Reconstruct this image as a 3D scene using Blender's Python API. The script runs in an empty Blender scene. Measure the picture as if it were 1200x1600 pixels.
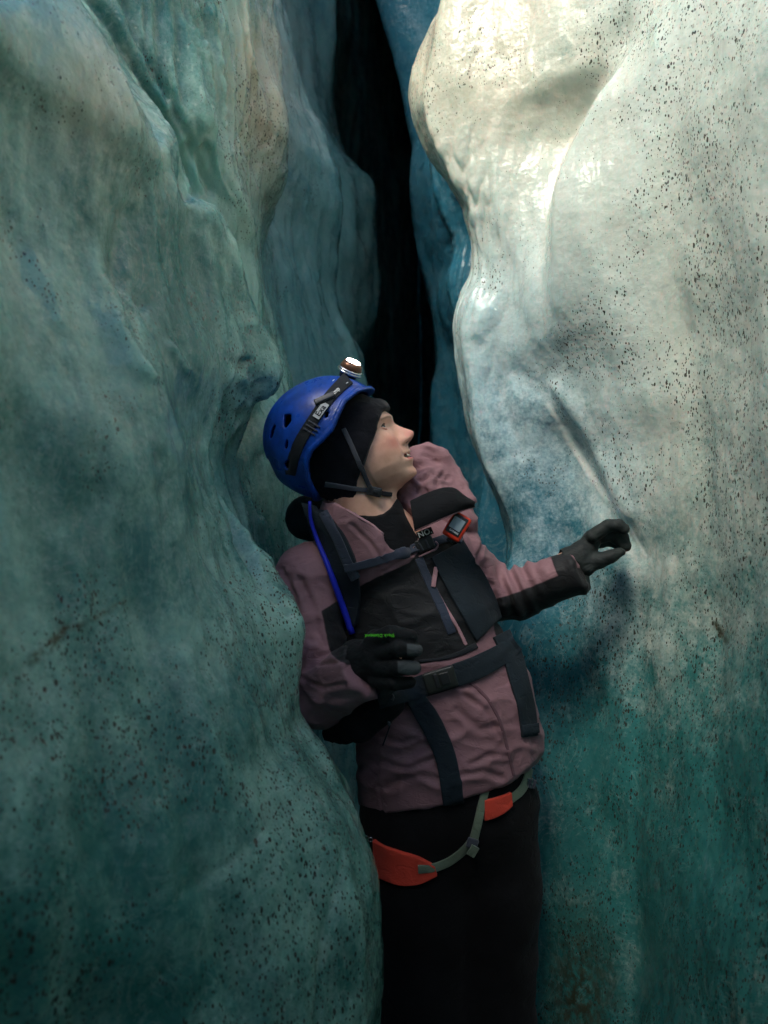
import bpy, bmesh, math, random
import numpy as np
from mathutils import Vector, Matrix
R = math.radians
sc = bpy.context.scene
# ------------------------------------------------------------------ camera
F = 1209.0            # focal length in pixels of the 1200 x 1600 photograph
CZ = 1.45             # height of the lens
cam_d = bpy.data.cameras.new('camera'); cam = bpy.data.objects.new('camera', cam_d)
sc.collection.objects.link(cam); sc.camera = cam
cam.location = (0, 0, CZ); cam.rotation_euler = (R(90), 0, 0)
cam_d.sensor_fit = 'VERTICAL'; cam_d.sensor_height = 24.0
cam_d.lens = 24.0 * F / 1600.0
cam_d.clip_start = 0.02; cam_d.clip_end = 400
cam_d.dof.use_dof = True; cam_d.dof.focus_distance = 1.52; cam_d.dof.aperture_fstop = 2.2
# ------------------------------------------------------------------ light
SUN_EL, SUN_AZ = 46.0, 0.0
sun_dir = Vector((0.40, 0.62, -0.80)).normalized()      # the way the light travels
w = bpy.data.worlds.new('World'); sc.world = w; w.use_nodes = True
nt = w.node_tree; bg = nt.nodes['Background']
sky = nt.nodes.new('ShaderNodeTexSky'); sky.sky_type = 'NISHITA'; sky.sun_disc = False
sky.sun_elevation = math.asin(-sun_dir.z); sky.sun_rotation = math.atan2(-sun_dir.x, -sun_dir.y)
nt.links.new(sky.outputs[0], bg.inputs[0]); bg.inputs[1].default_value = 0.12
sd = bpy.data.lights.new('sun', 'SUN'); sd.energy = 3.3; sd.angle = R(26); sd.color = (1.0, 0.93, 0.78)
sun = bpy.data.objects.new('sun', sd); sc.collection.objects.link(sun)
sun.rotation_euler = sun_dir.to_track_quat('-Z', 'Y').to_euler(); sun.location = (-3, -2, 6)
sc.view_settings.view_transform = 'Standard'; sc.view_settings.look = 'None'
sc.view_settings.gamma = 1; sc.view_settings.exposure = 1.1
sc.cycles.use_denoising = True; sc.cycles.use_adaptive_sampling = True; sc.cycles.adaptive_threshold = .04
sc.cycles.max_bounces = 8; sc.cycles.diffuse_bounces = 5; sc.cycles.glossy_bounces = 3
sc.cycles.sample_clamp_indirect = 6
# ------------------------------------------------------------------ helpers
COL = sc.collection
def P(px, py, y):
    return np.array([(px - 600) / F * y, y, CZ - (py - 800) / F * y])
def link(o, parent=None):
    COL.objects.link(o)
    if parent is not None: o.parent = parent
    return o
def mesh_obj(name, verts, faces, mat, parent=None, smooth=True):
    me = bpy.data.meshes.new(name)
    me.from_pydata([tuple(map(float, v)) for v in verts], [], [tuple(map(int, f)) for f in faces])
    me.update()
    if smooth: me.polygons.foreach_set('use_smooth', [True] * len(me.polygons))
    for m in (mat if isinstance(mat, (list, tuple)) else [mat]): me.materials.append(m)
    return link(bpy.data.objects.new(name, me), parent)
def attr(o, name, vals):
    a = o.data.attributes.new(name, 'FLOAT', 'POINT'); a.data.foreach_set('value', np.asarray(vals, dtype=np.float32))
_rs = np.random.RandomState(7)
_T = _rs.rand(64, 64, 64).astype(np.float32) * 2 - 1
def vnoise(p):
    i = np.floor(p).astype(int); f = p - i; f = f * f * (3 - 2 * f); r = 0
    for dx in (0, 1):
        for dy in (0, 1):
            for dz in (0, 1):
                wgt = (f[..., 0] if dx else 1 - f[..., 0]) * (f[..., 1] if dy else 1 - f[..., 1]) * (f[..., 2] if dz else 1 - f[..., 2])
                r = r + wgt * _T[(i[..., 0] + dx) % 64, (i[..., 1] + dy) % 64, (i[..., 2] + dz) % 64]
    return r
def fbm(p, octv=4, gain=0.5):
    r = 0; a = 1.0
    for k in range(octv):
        r = r + a * vnoise(p * 2 ** k + 17.3 * k); a *= gain
    return r
# ------------------------------------------------------------------ node helper
class NT:
    def __init__(s, name):
        s.m = bpy.data.materials.new(name); s.m.use_nodes = True; s.t = s.m.node_tree
        s.b = s.t.nodes['Principled BSDF']; s.out = s.t.nodes['Material Output']
    def n(s, typ, **kw):
        nd = s.t.nodes.new(typ)
        for k, v in kw.items():
            if hasattr(nd, k) and k not in nd.inputs: setattr(nd, k, v)
            else: s.set(nd, k, v)
        return nd
    def set(s, nd, key, v):
        i = nd.inputs[key]
        if isinstance(v, bpy.types.NodeSocket): s.t.links.new(v, i)
        else: i.default_value = v
    def math(s, op, a, b=0.0, c=None, clamp=False):
        nd = s.t.nodes.new('ShaderNodeMath'); nd.operation = op; nd.use_clamp = clamp
        s.set(nd, 0, a); s.set(nd, 1, b)
        if c is not None: s.set(nd, 2, c)
        return nd.outputs[0]
    def mix(s, f, a, b):
        nd = s.t.nodes.new('ShaderNodeMix'); nd.data_type = 'RGBA'
        s.set(nd, 0, f); s.set(nd, 6, a); s.set(nd, 7, b)
        return nd.outputs[2]
    def ramp(s, v, lo, hi, a=0.0, b=1.0):
        nd = s.t.nodes.new('ShaderNodeMapRange'); nd.interpolation_type = 'SMOOTHSTEP'
        s.set(nd, 0, v); s.set(nd, 1, lo); s.set(nd, 2, hi); s.set(nd, 3, a); s.set(nd, 4, b)
        return nd.outputs[0]
    def coord(s, scale=(1, 1, 1), rot=(0, 0, 0), kind='Object'):
        tc = s.t.nodes.new('ShaderNodeTexCoord'); mp = s.t.nodes.new('ShaderNodeMapping')
        s.t.links.new(tc.outputs[kind], mp.inputs[0]); mp.inputs['Scale'].default_value = scale
        mp.inputs['Rotation'].default_value = rot
        return mp.outputs[0]
    def noise(s, vec, scale, detail=4, rough=0.55, dist=0.0):
        nd = s.t.nodes.new('ShaderNodeTexNoise'); s.set(nd, 'Vector', vec); s.set(nd, 'Scale', scale)
        s.set(nd, 'Detail', detail); s.set(nd, 'Roughness', rough); s.set(nd, 'Distortion', dist)
        return nd.outputs[0]
    def voro(s, vec, scale, rnd=1.0):
        nd = s.t.nodes.new('ShaderNodeTexVoronoi'); s.set(nd, 'Vector', vec); s.set(nd, 'Scale', scale)
        s.set(nd, 'Randomness', rnd)
        return nd
    def attr(s, name):
        nd = s.t.nodes.new('ShaderNodeAttribute'); nd.attribute_name = name
        return nd.outputs['Fac']
    def bump(s, h, strength, dist, normal=None):
        nd = s.t.nodes.new('ShaderNodeBump'); s.set(nd, 'Height', h); s.set(nd, 'Strength', strength); s.set(nd, 'Distance', dist)
        if normal is not None: s.set(nd, 'Normal', normal)
        return nd.outputs[0]
    def p(s, **kw):
        for k, v in kw.items(): s.set(s.b, k.replace('_', ' '), v)
        return s.m
# ------------------------------------------------------------------ the ice
def ice_material(name, seed, teal, milky, dirt_amt, streak_rot, coat=.5, bmp=1.0, blue=(.045, .21, .33, 1)):
    s = NT(name)
    c = s.coord(); cs = s.coord((1, 1, .22), streak_rot)
    fine = s.noise(c, 30, 4, .65, .4)
    strk = s.noise(cs, 26, 3, .6)
    milk_light = s.attr('milk')
    f = s.math('ADD', milk_light, s.math('MULTIPLY', s.math('SUBTRACT', fine, .5), .75))
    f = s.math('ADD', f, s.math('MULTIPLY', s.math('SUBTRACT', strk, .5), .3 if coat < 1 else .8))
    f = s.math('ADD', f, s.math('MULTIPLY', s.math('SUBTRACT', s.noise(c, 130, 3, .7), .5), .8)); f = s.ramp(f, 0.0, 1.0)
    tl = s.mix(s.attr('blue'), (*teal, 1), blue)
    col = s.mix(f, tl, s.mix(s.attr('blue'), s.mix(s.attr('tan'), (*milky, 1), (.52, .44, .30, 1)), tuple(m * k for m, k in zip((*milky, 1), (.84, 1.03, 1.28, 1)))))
    # thin white air-bubble wisps
    wisp = s.noise(s.coord((1, 1, .6), streak_rot), 11, 4, .7, 1.5)
    wv = s.ramp(s.math('ABSOLUTE', s.math('SUBTRACT', wisp, .5)), 0.0, .018, 1, 0)
    col = s.mix(s.math('MULTIPLY', wv, .10), col, (.72, .78, .74, 1))
    vein = s.attr('vein')
    col = s.mix(vein, col, (.82, .86, .84, 1))
    # silt in the ice: elongated specks, in drifts
    warp = s.noise(c, 120, 2)
    dm = s.ramp(s.math('ADD', s.noise(c, 6, 3, .6), s.math('MULTIPLY', s.attr('dirt'), .5)), .47, .74)
    tot = None
    for sc_, th, rr in ((175, .38, .42), (340, .50, .6), (84, .21, .10)):
        v = s.voro(s.coord((1, 1, .55), (streak_rot[0] + .2, streak_rot[1] + .25, .4)), sc_)
        sep = s.t.nodes.new('ShaderNodeSeparateColor'); s.t.links.new(v.outputs['Color'], sep.inputs[0])
        size = s.math('MULTIPLY', s.math('MULTIPLY', sep.outputs[0], sep.outputs[0]), th)
        size = s.math('MULTIPLY', size, s.math('ADD', s.math('MULTIPLY', dm, 1.25), .10))
        d = s.math('ADD', v.outputs['Distance'], s.math('MULTIPLY', s.math('SUBTRACT', warp, .5), .22))
        k = s.ramp(s.math('SUBTRACT', size, d), -.03, .05)
        k = s.math('MULTIPLY', k, s.ramp(sep.outputs[1], 1 - rr, 1 - rr + .05))
        tot = k if tot is None else s.math('MAXIMUM', tot, k)
    col = s.mix(s.math('MULTIPLY', tot, dirt_amt), col, (.034, .030, .023, 1))
    stain = s.attr('stain')
    col = s.mix(s.math('MULTIPLY', stain, s.ramp(s.noise(c, 60, 5, .7), .35, .6)), col, (.05, .045, .022, 1))
    rough = s.ramp(s.noise(c, 14, 4), .3, .7, .14, .36)
    h = s.math('ADD', s.math('MULTIPLY', s.noise(c, 30, 4, .6), .5), s.math('MULTIPLY', s.noise(cs, 45, 2, .6), .55))
    nb = s.bump(h, .34 * bmp, .010)
    pits = s.voro(c, 85); nb = s.bump(pits.outputs['Distance'], .2 * bmp, .0025, nb)
    nb = s.bump(s.noise(c, 190, 3, .6), .30, .0018, nb)
    s.p(Base_Color=col, Roughness=rough, IOR=1.31, Normal=nb)
    s.b.inputs['Specular IOR Level'].default_value = .75
    s.b.inputs['Coat Weight'].default_value = coat; s.b.inputs['Coat Roughness'].default_value = .07
    s.b.inputs['Coat IOR'].default_value = 1.33
    gl_ = s.math('ADD', s.noise(cs, 60, 3, .65), s.math('MULTIPLY', s.noise(c, 130, 2, .6), .5)); s.set(s.b, 'Coat Normal', s.bump(gl_, .9, .012))
    s.b.inputs['Subsurface Weight'].default_value = .65; s.b.inputs['Subsurface Radius'].default_value = (.25, .8, 1.0); s.b.inputs['Subsurface Scale'].default_value = .07
    return s.m

def curve_world(tab, zs, default_top=None):
    """tab: rows (py, px, depth) -> world x, y sampled at heights zs"""
    t = np.array(tab, float); py = np.linspace(t[0, 0], t[-1, 0], 900)
    px = np.interp(py, t[:, 0], t[:, 1]); d = np.interp(py, t[:, 0], t[:, 2])
    x = (px - 600) / F * d; z = CZ - (py - 800) / F * d
    o = np.argsort(z)
    return np.interp(zs, z[o], x[o]), np.interp(zs, z[o], d[o])
def gsm(a, sig, axis):
    r = int(sig * 3) + 1; k = np.exp(-.5 * (np.arange(-r, r + 1) / sig) ** 2); k /= k.sum()
    pad = [(0, 0)] * a.ndim; pad[axis] = (r, r); b = np.pad(a, pad, mode='edge')
    out = 0
    for i, wt in enumerate(k):
        sl = [slice(None)] * a.ndim; sl[axis] = slice(i, i + a.shape[axis]); out = out + wt * b[tuple(sl)]
    return out
def wall(name, curves, zs, du, seed, mat, rim_sign, amp, rim_z, label, sculpt=(), streak=None, sig_u=2.4, sig_z=2.6):
    K = len(curves)
    cx = np.zeros((K, len(zs))); cy = cx.copy()
    for k, c in enumerate(curves):
        if callable(c): cx[k], cy[k] = c(zs)
        else: cx[k], cy[k] = curve_world(c, zs)
    cx = gsm(cx, sig_z, 1); cy = gsm(cy, sig_z, 1)
    X, Y = [], []
    for k in range(K - 1):
        L = np.mean(np.hypot(cx[k + 1] - cx[k], cy[k + 1] - cy[k]))
        step = du if cy[k].mean() > .4 and cy[k].mean() < 2.4 else du * 3
        n = max(3, int(L / step))
        for i in range(n):
            t = i / n; X.append(cx[k] * (1 - t) + cx[k + 1] * t); Y.append(cy[k] * (1 - t) + cy[k + 1] * t)
    X.append(cx[-1]); Y.append(cy[-1])
    X = gsm(np.array(X), sig_u, 0); Y = gsm(np.array(Y), sig_u, 0)
    Z = np.repeat(zs[None, :], X.shape[0], 0)
    # the glacier's surface: above the rim the sheet folds outwards
    rz = rim_z(X, Y)
    over = np.clip(Z - rz, 0, None)
    X = X + rim_sign * (over * 1.6 + over ** 2 * 2.5); Z = np.where(over > 0, rz + .25 * (1 - np.exp(-over * 3)) , Z)
    p = np.stack([X, Y, Z], -1)
    def normals(p):
        du_ = np.gradient(p, axis=0); dz_ = np.gradient(p, axis=1)
        n = np.cross(du_, dz_); n /= np.linalg.norm(n, axis=-1, keepdims=True) + 1e-9
        return n
    n = normals(p); n = gsm(gsm(n, 4, 0), 4, 1)
    q = p.copy(); sh = p[..., 2] * .35 + p[..., 0] * .5
    q2 = np.stack([p[..., 0] * 1 + sh * .2, p[..., 1], p[..., 2] * .38 + p[..., 0] * .35], -1)
    d = amp * (.030 * fbm(q * 2.6 + seed, 3) + .022 * fbm(q2 * 7 + seed * 2, 2) + .0035 * fbm(q2 * 22 + seed * 3, 3) + .0016 * fbm(q * 40 + seed, 2))
    scal = np.abs(fbm(q2 * 4.2 + seed * 5, 2)); d = d + amp * .022 * scal          # sharp-edged melt flutes
    sy = np.maximum(p[..., 1], .3); spx = 600 + p[..., 0] / sy * F; spy = 800 - (p[..., 2] - CZ) / sy * F
    for poly, wd, dep, y0, y1 in sculpt:
        s2 = seg_dist(spx.ravel(), spy.ravel(), poly).reshape(spx.shape); ok = (p[..., 1] > y0) & (p[..., 1] < y1)
        d = d + dep * np.exp(-(s2 / wd) ** 2) * ok
    if streak is not None:
        q3 = np.stack([p[..., 0] + p[..., 2] * streak, p[..., 1], p[..., 2] * .16], -1); a_ = 1 - np.abs(fbm(q3 * 26 + seed, 3)); sm_ = streak_mask(spx, spy); d = d + .018 * sm_ * amp * (a_ ** 2 - .5)
    p = p + n * d[..., None]
    nu, nz = X.shape
    idx = np.arange(nu * nz).reshape(nu, nz)
    f = np.stack([idx[:-1, :-1], idx[1:, :-1], idx[1:, 1:], idx[:-1, 1:]], -1).reshape(-1, 4)
    if np.mean(n[..., 0]) * rim_sign > 0: f = f[:, ::-1]
    o = mesh_obj(name, p.reshape(-1, 3), f, mat)
    o['kind'] = 'structure'; o['label'] = label
    pp = p.reshape(-1, 3)
    # where each vertex shows from the camera, to shape deposits and the light put into the colour
    sy = np.maximum(pp[:, 1], .3); px = 600 + pp[:, 0] / sy * F; py = 800 - (pp[:, 2] - CZ) / sy * F
    return o, pp, px, py
def seg_dist(px, py, poly):
    best = np.full(px.shape, 1e9)
    for (x0, y0), (x1, y1) in zip(poly[:-1], poly[1:]):
        dx, dy = x1 - x0, y1 - y0; t = np.clip(((px - x0) * dx + (py - y0) * dy) / (dx * dx + dy * dy), 0, 1)
        best = np.minimum(best, np.hypot(px - x0 - t * dx, py - y0 - t * dy))
    return best
zs = np.concatenate([np.arange(-.4, .3, .03), np.arange(.3, 3.0, .006), np.arange(3.0, 3.3, .02), np.arange(3.3, 9, .06)])
def const(x, y): return lambda z: (np.full(z.shape, x), np.full(z.shape, y))

A = [(-500,-60,1.0),(-100,20,1.08),(0,95,1.12),(100,165,1.2),(200,240,1.28),(300,318,1.36),(400,378,1.44),(480,405,1.5),(530,432,1.52),(575,447,1.52),(615,432,1.5),(660,385,1.45),(720,368,1.4),(800,385,1.38),(850,402,1.36),(900,428,1.34),(940,456,1.33),(975,470,1.32),(1050,462,1.3),(1100,458,1.28),(1140,462,1.28),(1170,500,1.27),(1200,512,1.26),(1250,532,1.25),(1300,548,1.23),(1350,562,1.22),(1400,570,1.2),(1500,566,1.18),(1600,562,1.16),(1900,555,1.1)]
def shift(c, dx, dd): return [(a, b + dx, d + dd) for a, b, d in c]
FACE_L = [(-500,-330,.78),(0,-60,.82),(200,40,.95),(400,130,1.02),(600,200,1.04),(800,210,1.04),(1000,260,1.04),(1200,330,1.02),(1400,360,.98),(1700,370,.95)]
A_in = [(-500,-110,1.25),(0,55,1.35),(100,120,1.42),(200,195,1.5),(300,275,1.58),(400,345,1.68),(480,372,1.72),(575,410,1.76),(660,400,1.68),(720,415,1.64),(800,430,1.62),(900,440,1.62),(1000,440,1.65),(1150,430,1.65),(1300,470,1.6),(1600,490,1.6),(1900,500,1.6)]
MIDL = [(-500,160,1.55),(0,240,1.55),(200,335,1.62),(300,372,1.72),(400,396,1.85),(600,440,1.9),(800,455,1.9),(1200,480,1.9),(1900,500,1.9)]
B = [(-500,390,2.0),(-100,404,2.0),(0,416,2.0),(80,432,2.0),(150,452,2.0),(205,457,2.0),(260,442,2.02),(330,408,2.05),(400,402,2.1),(500,420,2.1),(600,445,2.1),(900,480,2.1),(1900,520,2.1)]
B_in = [(-500,370,2.4),(0,400,2.4),(205,430,2.4),(330,405,2.4),(500,435,2.4),(900,490,2.4),(1900,520,2.4)]
C = [(-500,430,2.7),(-100,440,2.7),(0,450,2.7),(90,471,2.7),(180,482,2.7),(235,505,2.7),(275,522,2.7),(340,527,2.7),(440,521,2.7),(480,532,2.7),(540,556,2.7),(620,575,2.7),(1900,585,2.7)]
C_in = shift(C, -25, .5)
D = [(-500,545,3.6),(-100,540,3.6),(0,534,3.6),(100,525,3.6),(180,513,3.6),(235,520,3.6),(255,545,3.6),(300,578,3.6),(360,592,3.6),(430,602,3.6),(490,602,3.6),(530,590,3.6),(560,575,3.6),(590,566,3.6),(700,560,3.6),(1900,575,3.6)]
D_in = shift(D, -30, .8)
E = [(-500,575,6.0),(0,575,6.0),(300,590,6.0),(600,600,6.0),(1900,600,6.0)]
def streak_mask(px, py):
    return .15 + .85 * np.clip(np.exp(-((px - 330) / 110.) ** 2 - ((py - 100) / 230.) ** 2) * 1.3 + np.exp(-((px - 410) / 50.) ** 2 - ((py - 760) / 190.) ** 2) + 1.3 * np.exp(-((px - 735) / 55.) ** 2 - ((py - 360) / 170.) ** 2), 0, 1)
zl = lambda X, Y: np.interp(Y, [-3, -.65, -.3, .1, .5, 1.2, 1.6, 4.7], [5.0, 4.8, 4.0, 2.85, 2.46, 2.42, 2.6, 10.5]) + .04 * np.sin(Y * 9)  # unseen rim, its heights shaped to set where the sun's shade falls
left_c = [const(.35, -3.4), const(-.5, -2.9), const(-.95, -1.2), const(-.72, 0.0), const(-.62, .45), FACE_L, A, A_in, MIDL, B, B_in, C, C_in, D, D_in, E, const(.6, 9.0), const(1.5, 9.6)]  # both walls close behind the lens, shaped to keep horizon light out
TEAL_L = (.036, .165, .14); MILK_L = (.26, .45, .37)
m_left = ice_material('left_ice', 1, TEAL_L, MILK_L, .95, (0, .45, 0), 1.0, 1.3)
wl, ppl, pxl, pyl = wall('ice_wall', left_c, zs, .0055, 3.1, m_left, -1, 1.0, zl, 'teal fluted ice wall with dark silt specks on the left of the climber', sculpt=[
    ([(40, 10), (120, 110), (180, 170), (245, 235)], 30, .022, 0, 1.5), ([(110, -40), (190, 70), (262, 190), (312, 300)], 9, -.022, 0, 1.7), ([(170, -40), (215, 60), (280, 180), (335, 300)], 7, -.014, 0, 2.0),
    ([(400, 560), (372, 620), (352, 690), (362, 770), (385, 840), (412, 905), (452, 962)], 7, -.016, 0, 1.9), ([(385, 580), (358, 640), (338, 700), (348, 770), (370, 830)], 9, .012, 0, 1.9),
    ([(420, 600), (398, 680), (402, 760), (428, 840), (440, 900)], 6, -.012, 0, 1.9), ([(432, 640), (420, 720), (432, 800)], 5, -.010, 0, 1.9),
    ([(215, 330), (200, 420), (232, 470)], 14, -.012, 0, 1.5), ([(188, 500), (205, 560), (222, 590)], 10, .012, 0, 1.5), ([(275, 540), (300, 580)], 7, .010, 0, 1.5), ([(220, 440), (228, 480)], 6, .009, 0, 1.5),
    ([(500, 1330), (484, 1400), (470, 1480), (462, 1600)], 6, -.005, 0, 1.5), ([(400, 1290), (350, 1350), (270, 1400)], 9, -.004, 0, 1.5), ([(330, 330), (372, 400), (402, 500)], 9, .012, 0, 1.7)], streak=.22)
lerp = np.interp
milk_light = .42 + .35 * np.exp(-((pyl - 230) / 200.) ** 2 - ((pxl - 400) / 90.) ** 2) + .25 * np.exp(-(seg_dist(pxl, pyl, [(60, 40), (240, 230), (330, 330), (400, 470)]) / 45.) ** 2)  # bounce light and the crest's highlight are put into the paleness
milk_light += .12 * np.clip((1200 - pyl) / 900., -1, 1) + .5 * np.clip((ppl[:, 1] - 1.8) / .8, 0, 1)  # inner layers painted paler in place of light reaching them
attr(wl, 'milk', milk_light + .40 * fbm(ppl * 3.2 + 5, 3) + .26 * fbm(ppl * 15 + 9, 3))
dirt = .35 * np.exp(-((pyl - 200) / 90.) ** 2 - ((pxl - 400) / 45.) ** 2) * 2 + .25 * np.clip((pyl - 700) / 500, 0, 1) + .3 * np.exp(-((pxl - 450) / 60.) ** 2) * (pyl > 850) + .1 - .5 * np.clip((ppl[:, 1] - 2.3) / 1, 0, 1)
attr(wl, 'dirt', dirt)
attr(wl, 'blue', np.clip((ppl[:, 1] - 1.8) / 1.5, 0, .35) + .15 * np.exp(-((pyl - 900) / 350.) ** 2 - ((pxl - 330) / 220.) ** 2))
attr(wl, 'tan', np.clip(1.2 * np.exp(-((pyl - 130) / 190.) ** 2 - ((pxl - 420) / 60.) ** 2), 0, 1) + .6 * np.exp(-((pyl - 160) / 150.) ** 2 - ((pxl - 150) / 90.) ** 2))  # warm light on the two upper ridges, put into the colour
attr(wl, 'vein', np.zeros(len(ppl)))
attr(wl, 'stain', np.clip(1.3 - np.minimum(seg_dist(pxl, pyl, [(50, 1032), (75, 1012), (100, 985)]) / 9., seg_dist(pxl, pyl, [(100, 985), (140, 970), (195, 940)]) / 3.5), 0, 1) * (ppl[:, 1] < 1.4))

Fm = [(-500,720,1.95),(-100,690,1.95),(0,677,1.95),(80,655,1.95),(140,637,1.95),(195,640,1.95),(240,658,1.95),(280,688,1.95),(320,712,1.95),(370,724,1.95),(425,731,1.95),(460,716,1.95),(500,706,1.95),(560,709,1.95),(620,716,1.95),(680,722,1.95),(740,740,1.95),(790,766,1.95),(835,780,1.95),(870,776,1.95),(950,755,1.9),(1050,750,1.9),(1200,740,1.85),(1400,720,1.8),(1900,690,1.7)]
F_in = [(a, max(b, 0) + 45, d + .45) for a, b, d in Fm]
J = [(-500,560,3.2),(-100,562,3.2),(0,581,3.2),(70,612,3.2),(120,617,3.2),(180,628,3.2),(220,643,3.2),(300,643,3.2),(400,648,3.2),(440,655,3.2),(500,665,3.2),(560,669,3.2),(600,666,3.2),(700,672,3.2),(1900,690,3.2)]
J_in = shift(J, 35, .8)
M = [(-500,800,2.5),(0,800,2.5),(150,720,2.5),(235,668,2.5),(300,672,2.5),(340,685,2.5),(370,705,2.5),(395,712,2.5),(425,696,2.5),(450,694,2.5),(480,702,2.5),(520,722,2.5),(700,745,2.5),(1900,760,2.5)]
M_in = shift(M, 25, .35)
G = [(-500,1080,1.45),(-100,1040,1.5),(0,1005,1.52),(100,945,1.55),(160,905,1.57),(220,872,1.6),(290,850,1.6),(370,848,1.6),(420,852,1.605),(470,858,1.62),(530,862,1.65),(590,860,1.70),(640,868,1.70),(700,905,1.7),(760,942,1.66),(800,968,1.63),(850,1000,1.6),(950,1010,1.58),(1200,1000,1.5),(1900,980,1.35)]
G_in = []
for a, b, d in G:
    k = lerp(a, [-200, 60, 180, 330, 430, 530, 620, 780, 860], [0, 0, 1, .85, .3, 0, 0, .15, -.1])
    G_in.append((a, b + (34 if k > 0 else -18) * abs(k) - (1 - abs(k)) * 25, d + .14 * k + (.035 * (1 - abs(k)))))
MIDR = [(a, .5 * (b + g[1]) , .5 * (d + g[2]) - .02) for (a, b, d), g in zip([(g[0], lerp(g[0], [q[0] for q in Fm], [q[1] for q in Fm]), lerp(g[0], [q[0] for q in Fm], [q[2] for q in Fm])) for g in G], G)]
FL = [(a, b + 18, d - .13) for a, b, d in Fm]
H = [(-500,1220,1.28),(0,1110,1.38),(200,1050,1.44),(400,1050,1.46),(700,1100,1.42),(1000,1130,1.36),(1400,1120,1.22),(1900,1100,1.1)]
I = [(-500,1420,1.0),(0,1300,1.08),(200,1270,1.12),(500,1260,1.12),(1000,1270,1.08),(1900,1270,.9)]
right_c = [const(.45, -3.4), const(.85, -2.6), const(1.05, -1.0), const(.8, .1), I, H, G, G_in, MIDR, FL, Fm, F_in, M, M_in, J, J_in, const(.50, 6.2), const(.3, 8.2), const(-1.2, 9.2)]
zr = lambda X, Y: 2.75 + .12 * np.sin(Y * 1.7) + np.clip(Y - .9, 0, 4) * 1.1  # unseen right rim shaped low to let in more sky light
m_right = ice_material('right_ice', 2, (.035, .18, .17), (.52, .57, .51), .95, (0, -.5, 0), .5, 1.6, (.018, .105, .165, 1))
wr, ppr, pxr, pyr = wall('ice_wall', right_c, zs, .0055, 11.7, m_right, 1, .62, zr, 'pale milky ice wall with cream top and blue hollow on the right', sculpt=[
    ([(800, 580), (850, 622), (892, 690), (940, 762), (968, 800), (1010, 870)], 12, .005, 1, 2.05), ([(862, 610), (910, 680), (958, 752), (985, 800)], 12, -.009, 1, 2.05),
    ([(760, 480), (748, 520)], 12, -.010, 1, 2.2)], streak=-.12)
near = ppr[:, 1] < 2.05
milk_light = .34 + .55 * np.clip((960 - pyr) / 400., -.6, 1) + .25 * np.exp(-((pyr - 300) / 260.) ** 2)  # paler upwards: daylight falling off down the wall, put into the colour
milk_light -= .45 * np.exp(-((pxr - 800) / 140.) ** 2 - ((pyr - 970) / 190.) ** 2); milk_light = np.where(near, milk_light, -.15)  # shade beside the torso is painted in as darker ice
attr(wr, 'milk', milk_light + .17 * fbm(ppr * 3.4 + 50, 3) + .18 * fbm(ppr * 15 + 9, 3))
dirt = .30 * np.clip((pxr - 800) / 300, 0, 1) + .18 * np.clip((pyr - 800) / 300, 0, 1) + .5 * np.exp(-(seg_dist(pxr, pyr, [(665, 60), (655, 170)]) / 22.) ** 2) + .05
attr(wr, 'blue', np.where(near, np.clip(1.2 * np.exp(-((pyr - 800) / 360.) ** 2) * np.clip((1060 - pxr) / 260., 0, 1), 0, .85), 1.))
attr(wr, 'tan', near * .55 * np.clip((430 - pyr) / 300., 0, 1) * np.clip((1000 - pxr) / 200., 0, 1))  # warm daylight on the upper wall, put into the colour
attr(wr, 'dirt', np.where(near, dirt, -.8))
vw = lambda poly, wd: np.clip(1.35 - seg_dist(pxr, pyr, poly) / wd, 0, 1)
v = np.maximum(vw([(856, 632), (868, 650), (892, 690)], 4) * .6, 1.0 * vw([(885, 680), (905, 712), (925, 745), (948, 775), (966, 795)], 5.5))
v = np.maximum(v, vw([(960, 790), (985, 825), (1010, 870)], 2.5) * .6)
attr(wr, 'vein', v * near)
attr(wr, 'stain', np.clip(1.3 - seg_dist(pxr, pyr, [(1118, 975), (1132, 1000)]) / 7., 0, 1) * near + np.clip(1.2 - np.hypot((pxr - 905) / 75., (pyr - 1560) / 150.), 0, 1) * near * .9)
# ground and an unseen roof added to keep light off the inner end
def sheet(name, x0, x1, y0, y1, nx, ny, zf, mat):
    xs = np.linspace(x0, x1, nx); ys = np.linspace(y0, y1, ny); X, Y = np.meshgrid(xs, ys, indexing='ij')
    Z = zf(X, Y); idx = np.arange(nx * ny).reshape(nx, ny)
    f = np.stack([idx[:-1, :-1], idx[1:, :-1], idx[1:, 1:], idx[:-1, 1:]], -1).reshape(-1, 4)
    o = mesh_obj(name, np.stack([X, Y, Z], -1).reshape(-1, 3), f, mat)
    for a_ in ('milk', 'dirt', 'vein', 'stain', 'blue', 'tan'): attr(o, a_, np.full(nx * ny, {'milk': .3, 'dirt': .5}.get(a_, 0)))
    return o
gr = NT('silt_ground'); gc = gr.coord()
gcol = gr.mix(gr.ramp(gr.noise(gc, 9, 6, .65), .35, .65), (.03, .032, .026, 1), (.10, .13, .11, 1))
gr.p(Base_Color=gcol, Roughness=.6, Normal=gr.bump(gr.noise(gc, 40, 6, .7), .8, .03))
g = sheet('ground', -60, 60, -60, 60, 121, 121, lambda X, Y: .04 * fbm(np.stack([X, Y, X * 0], -1) * .9, 2), gr.m); g['kind'] = 'structure'
def roofz(X, Y): return np.maximum(2.95 + (Y - 1.75) * .72, 2.7) + .22 * fbm(np.stack([X * .6, Y * .8, X * 0], -1) * 1.7 + 3, 3)
roof = sheet('ice_roof', -2.6, 3.0, 5.2, 10, 90, 110, lambda X, Y: roofz(X, Y) + .25, m_left); roof['kind'] = 'structure'
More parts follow.
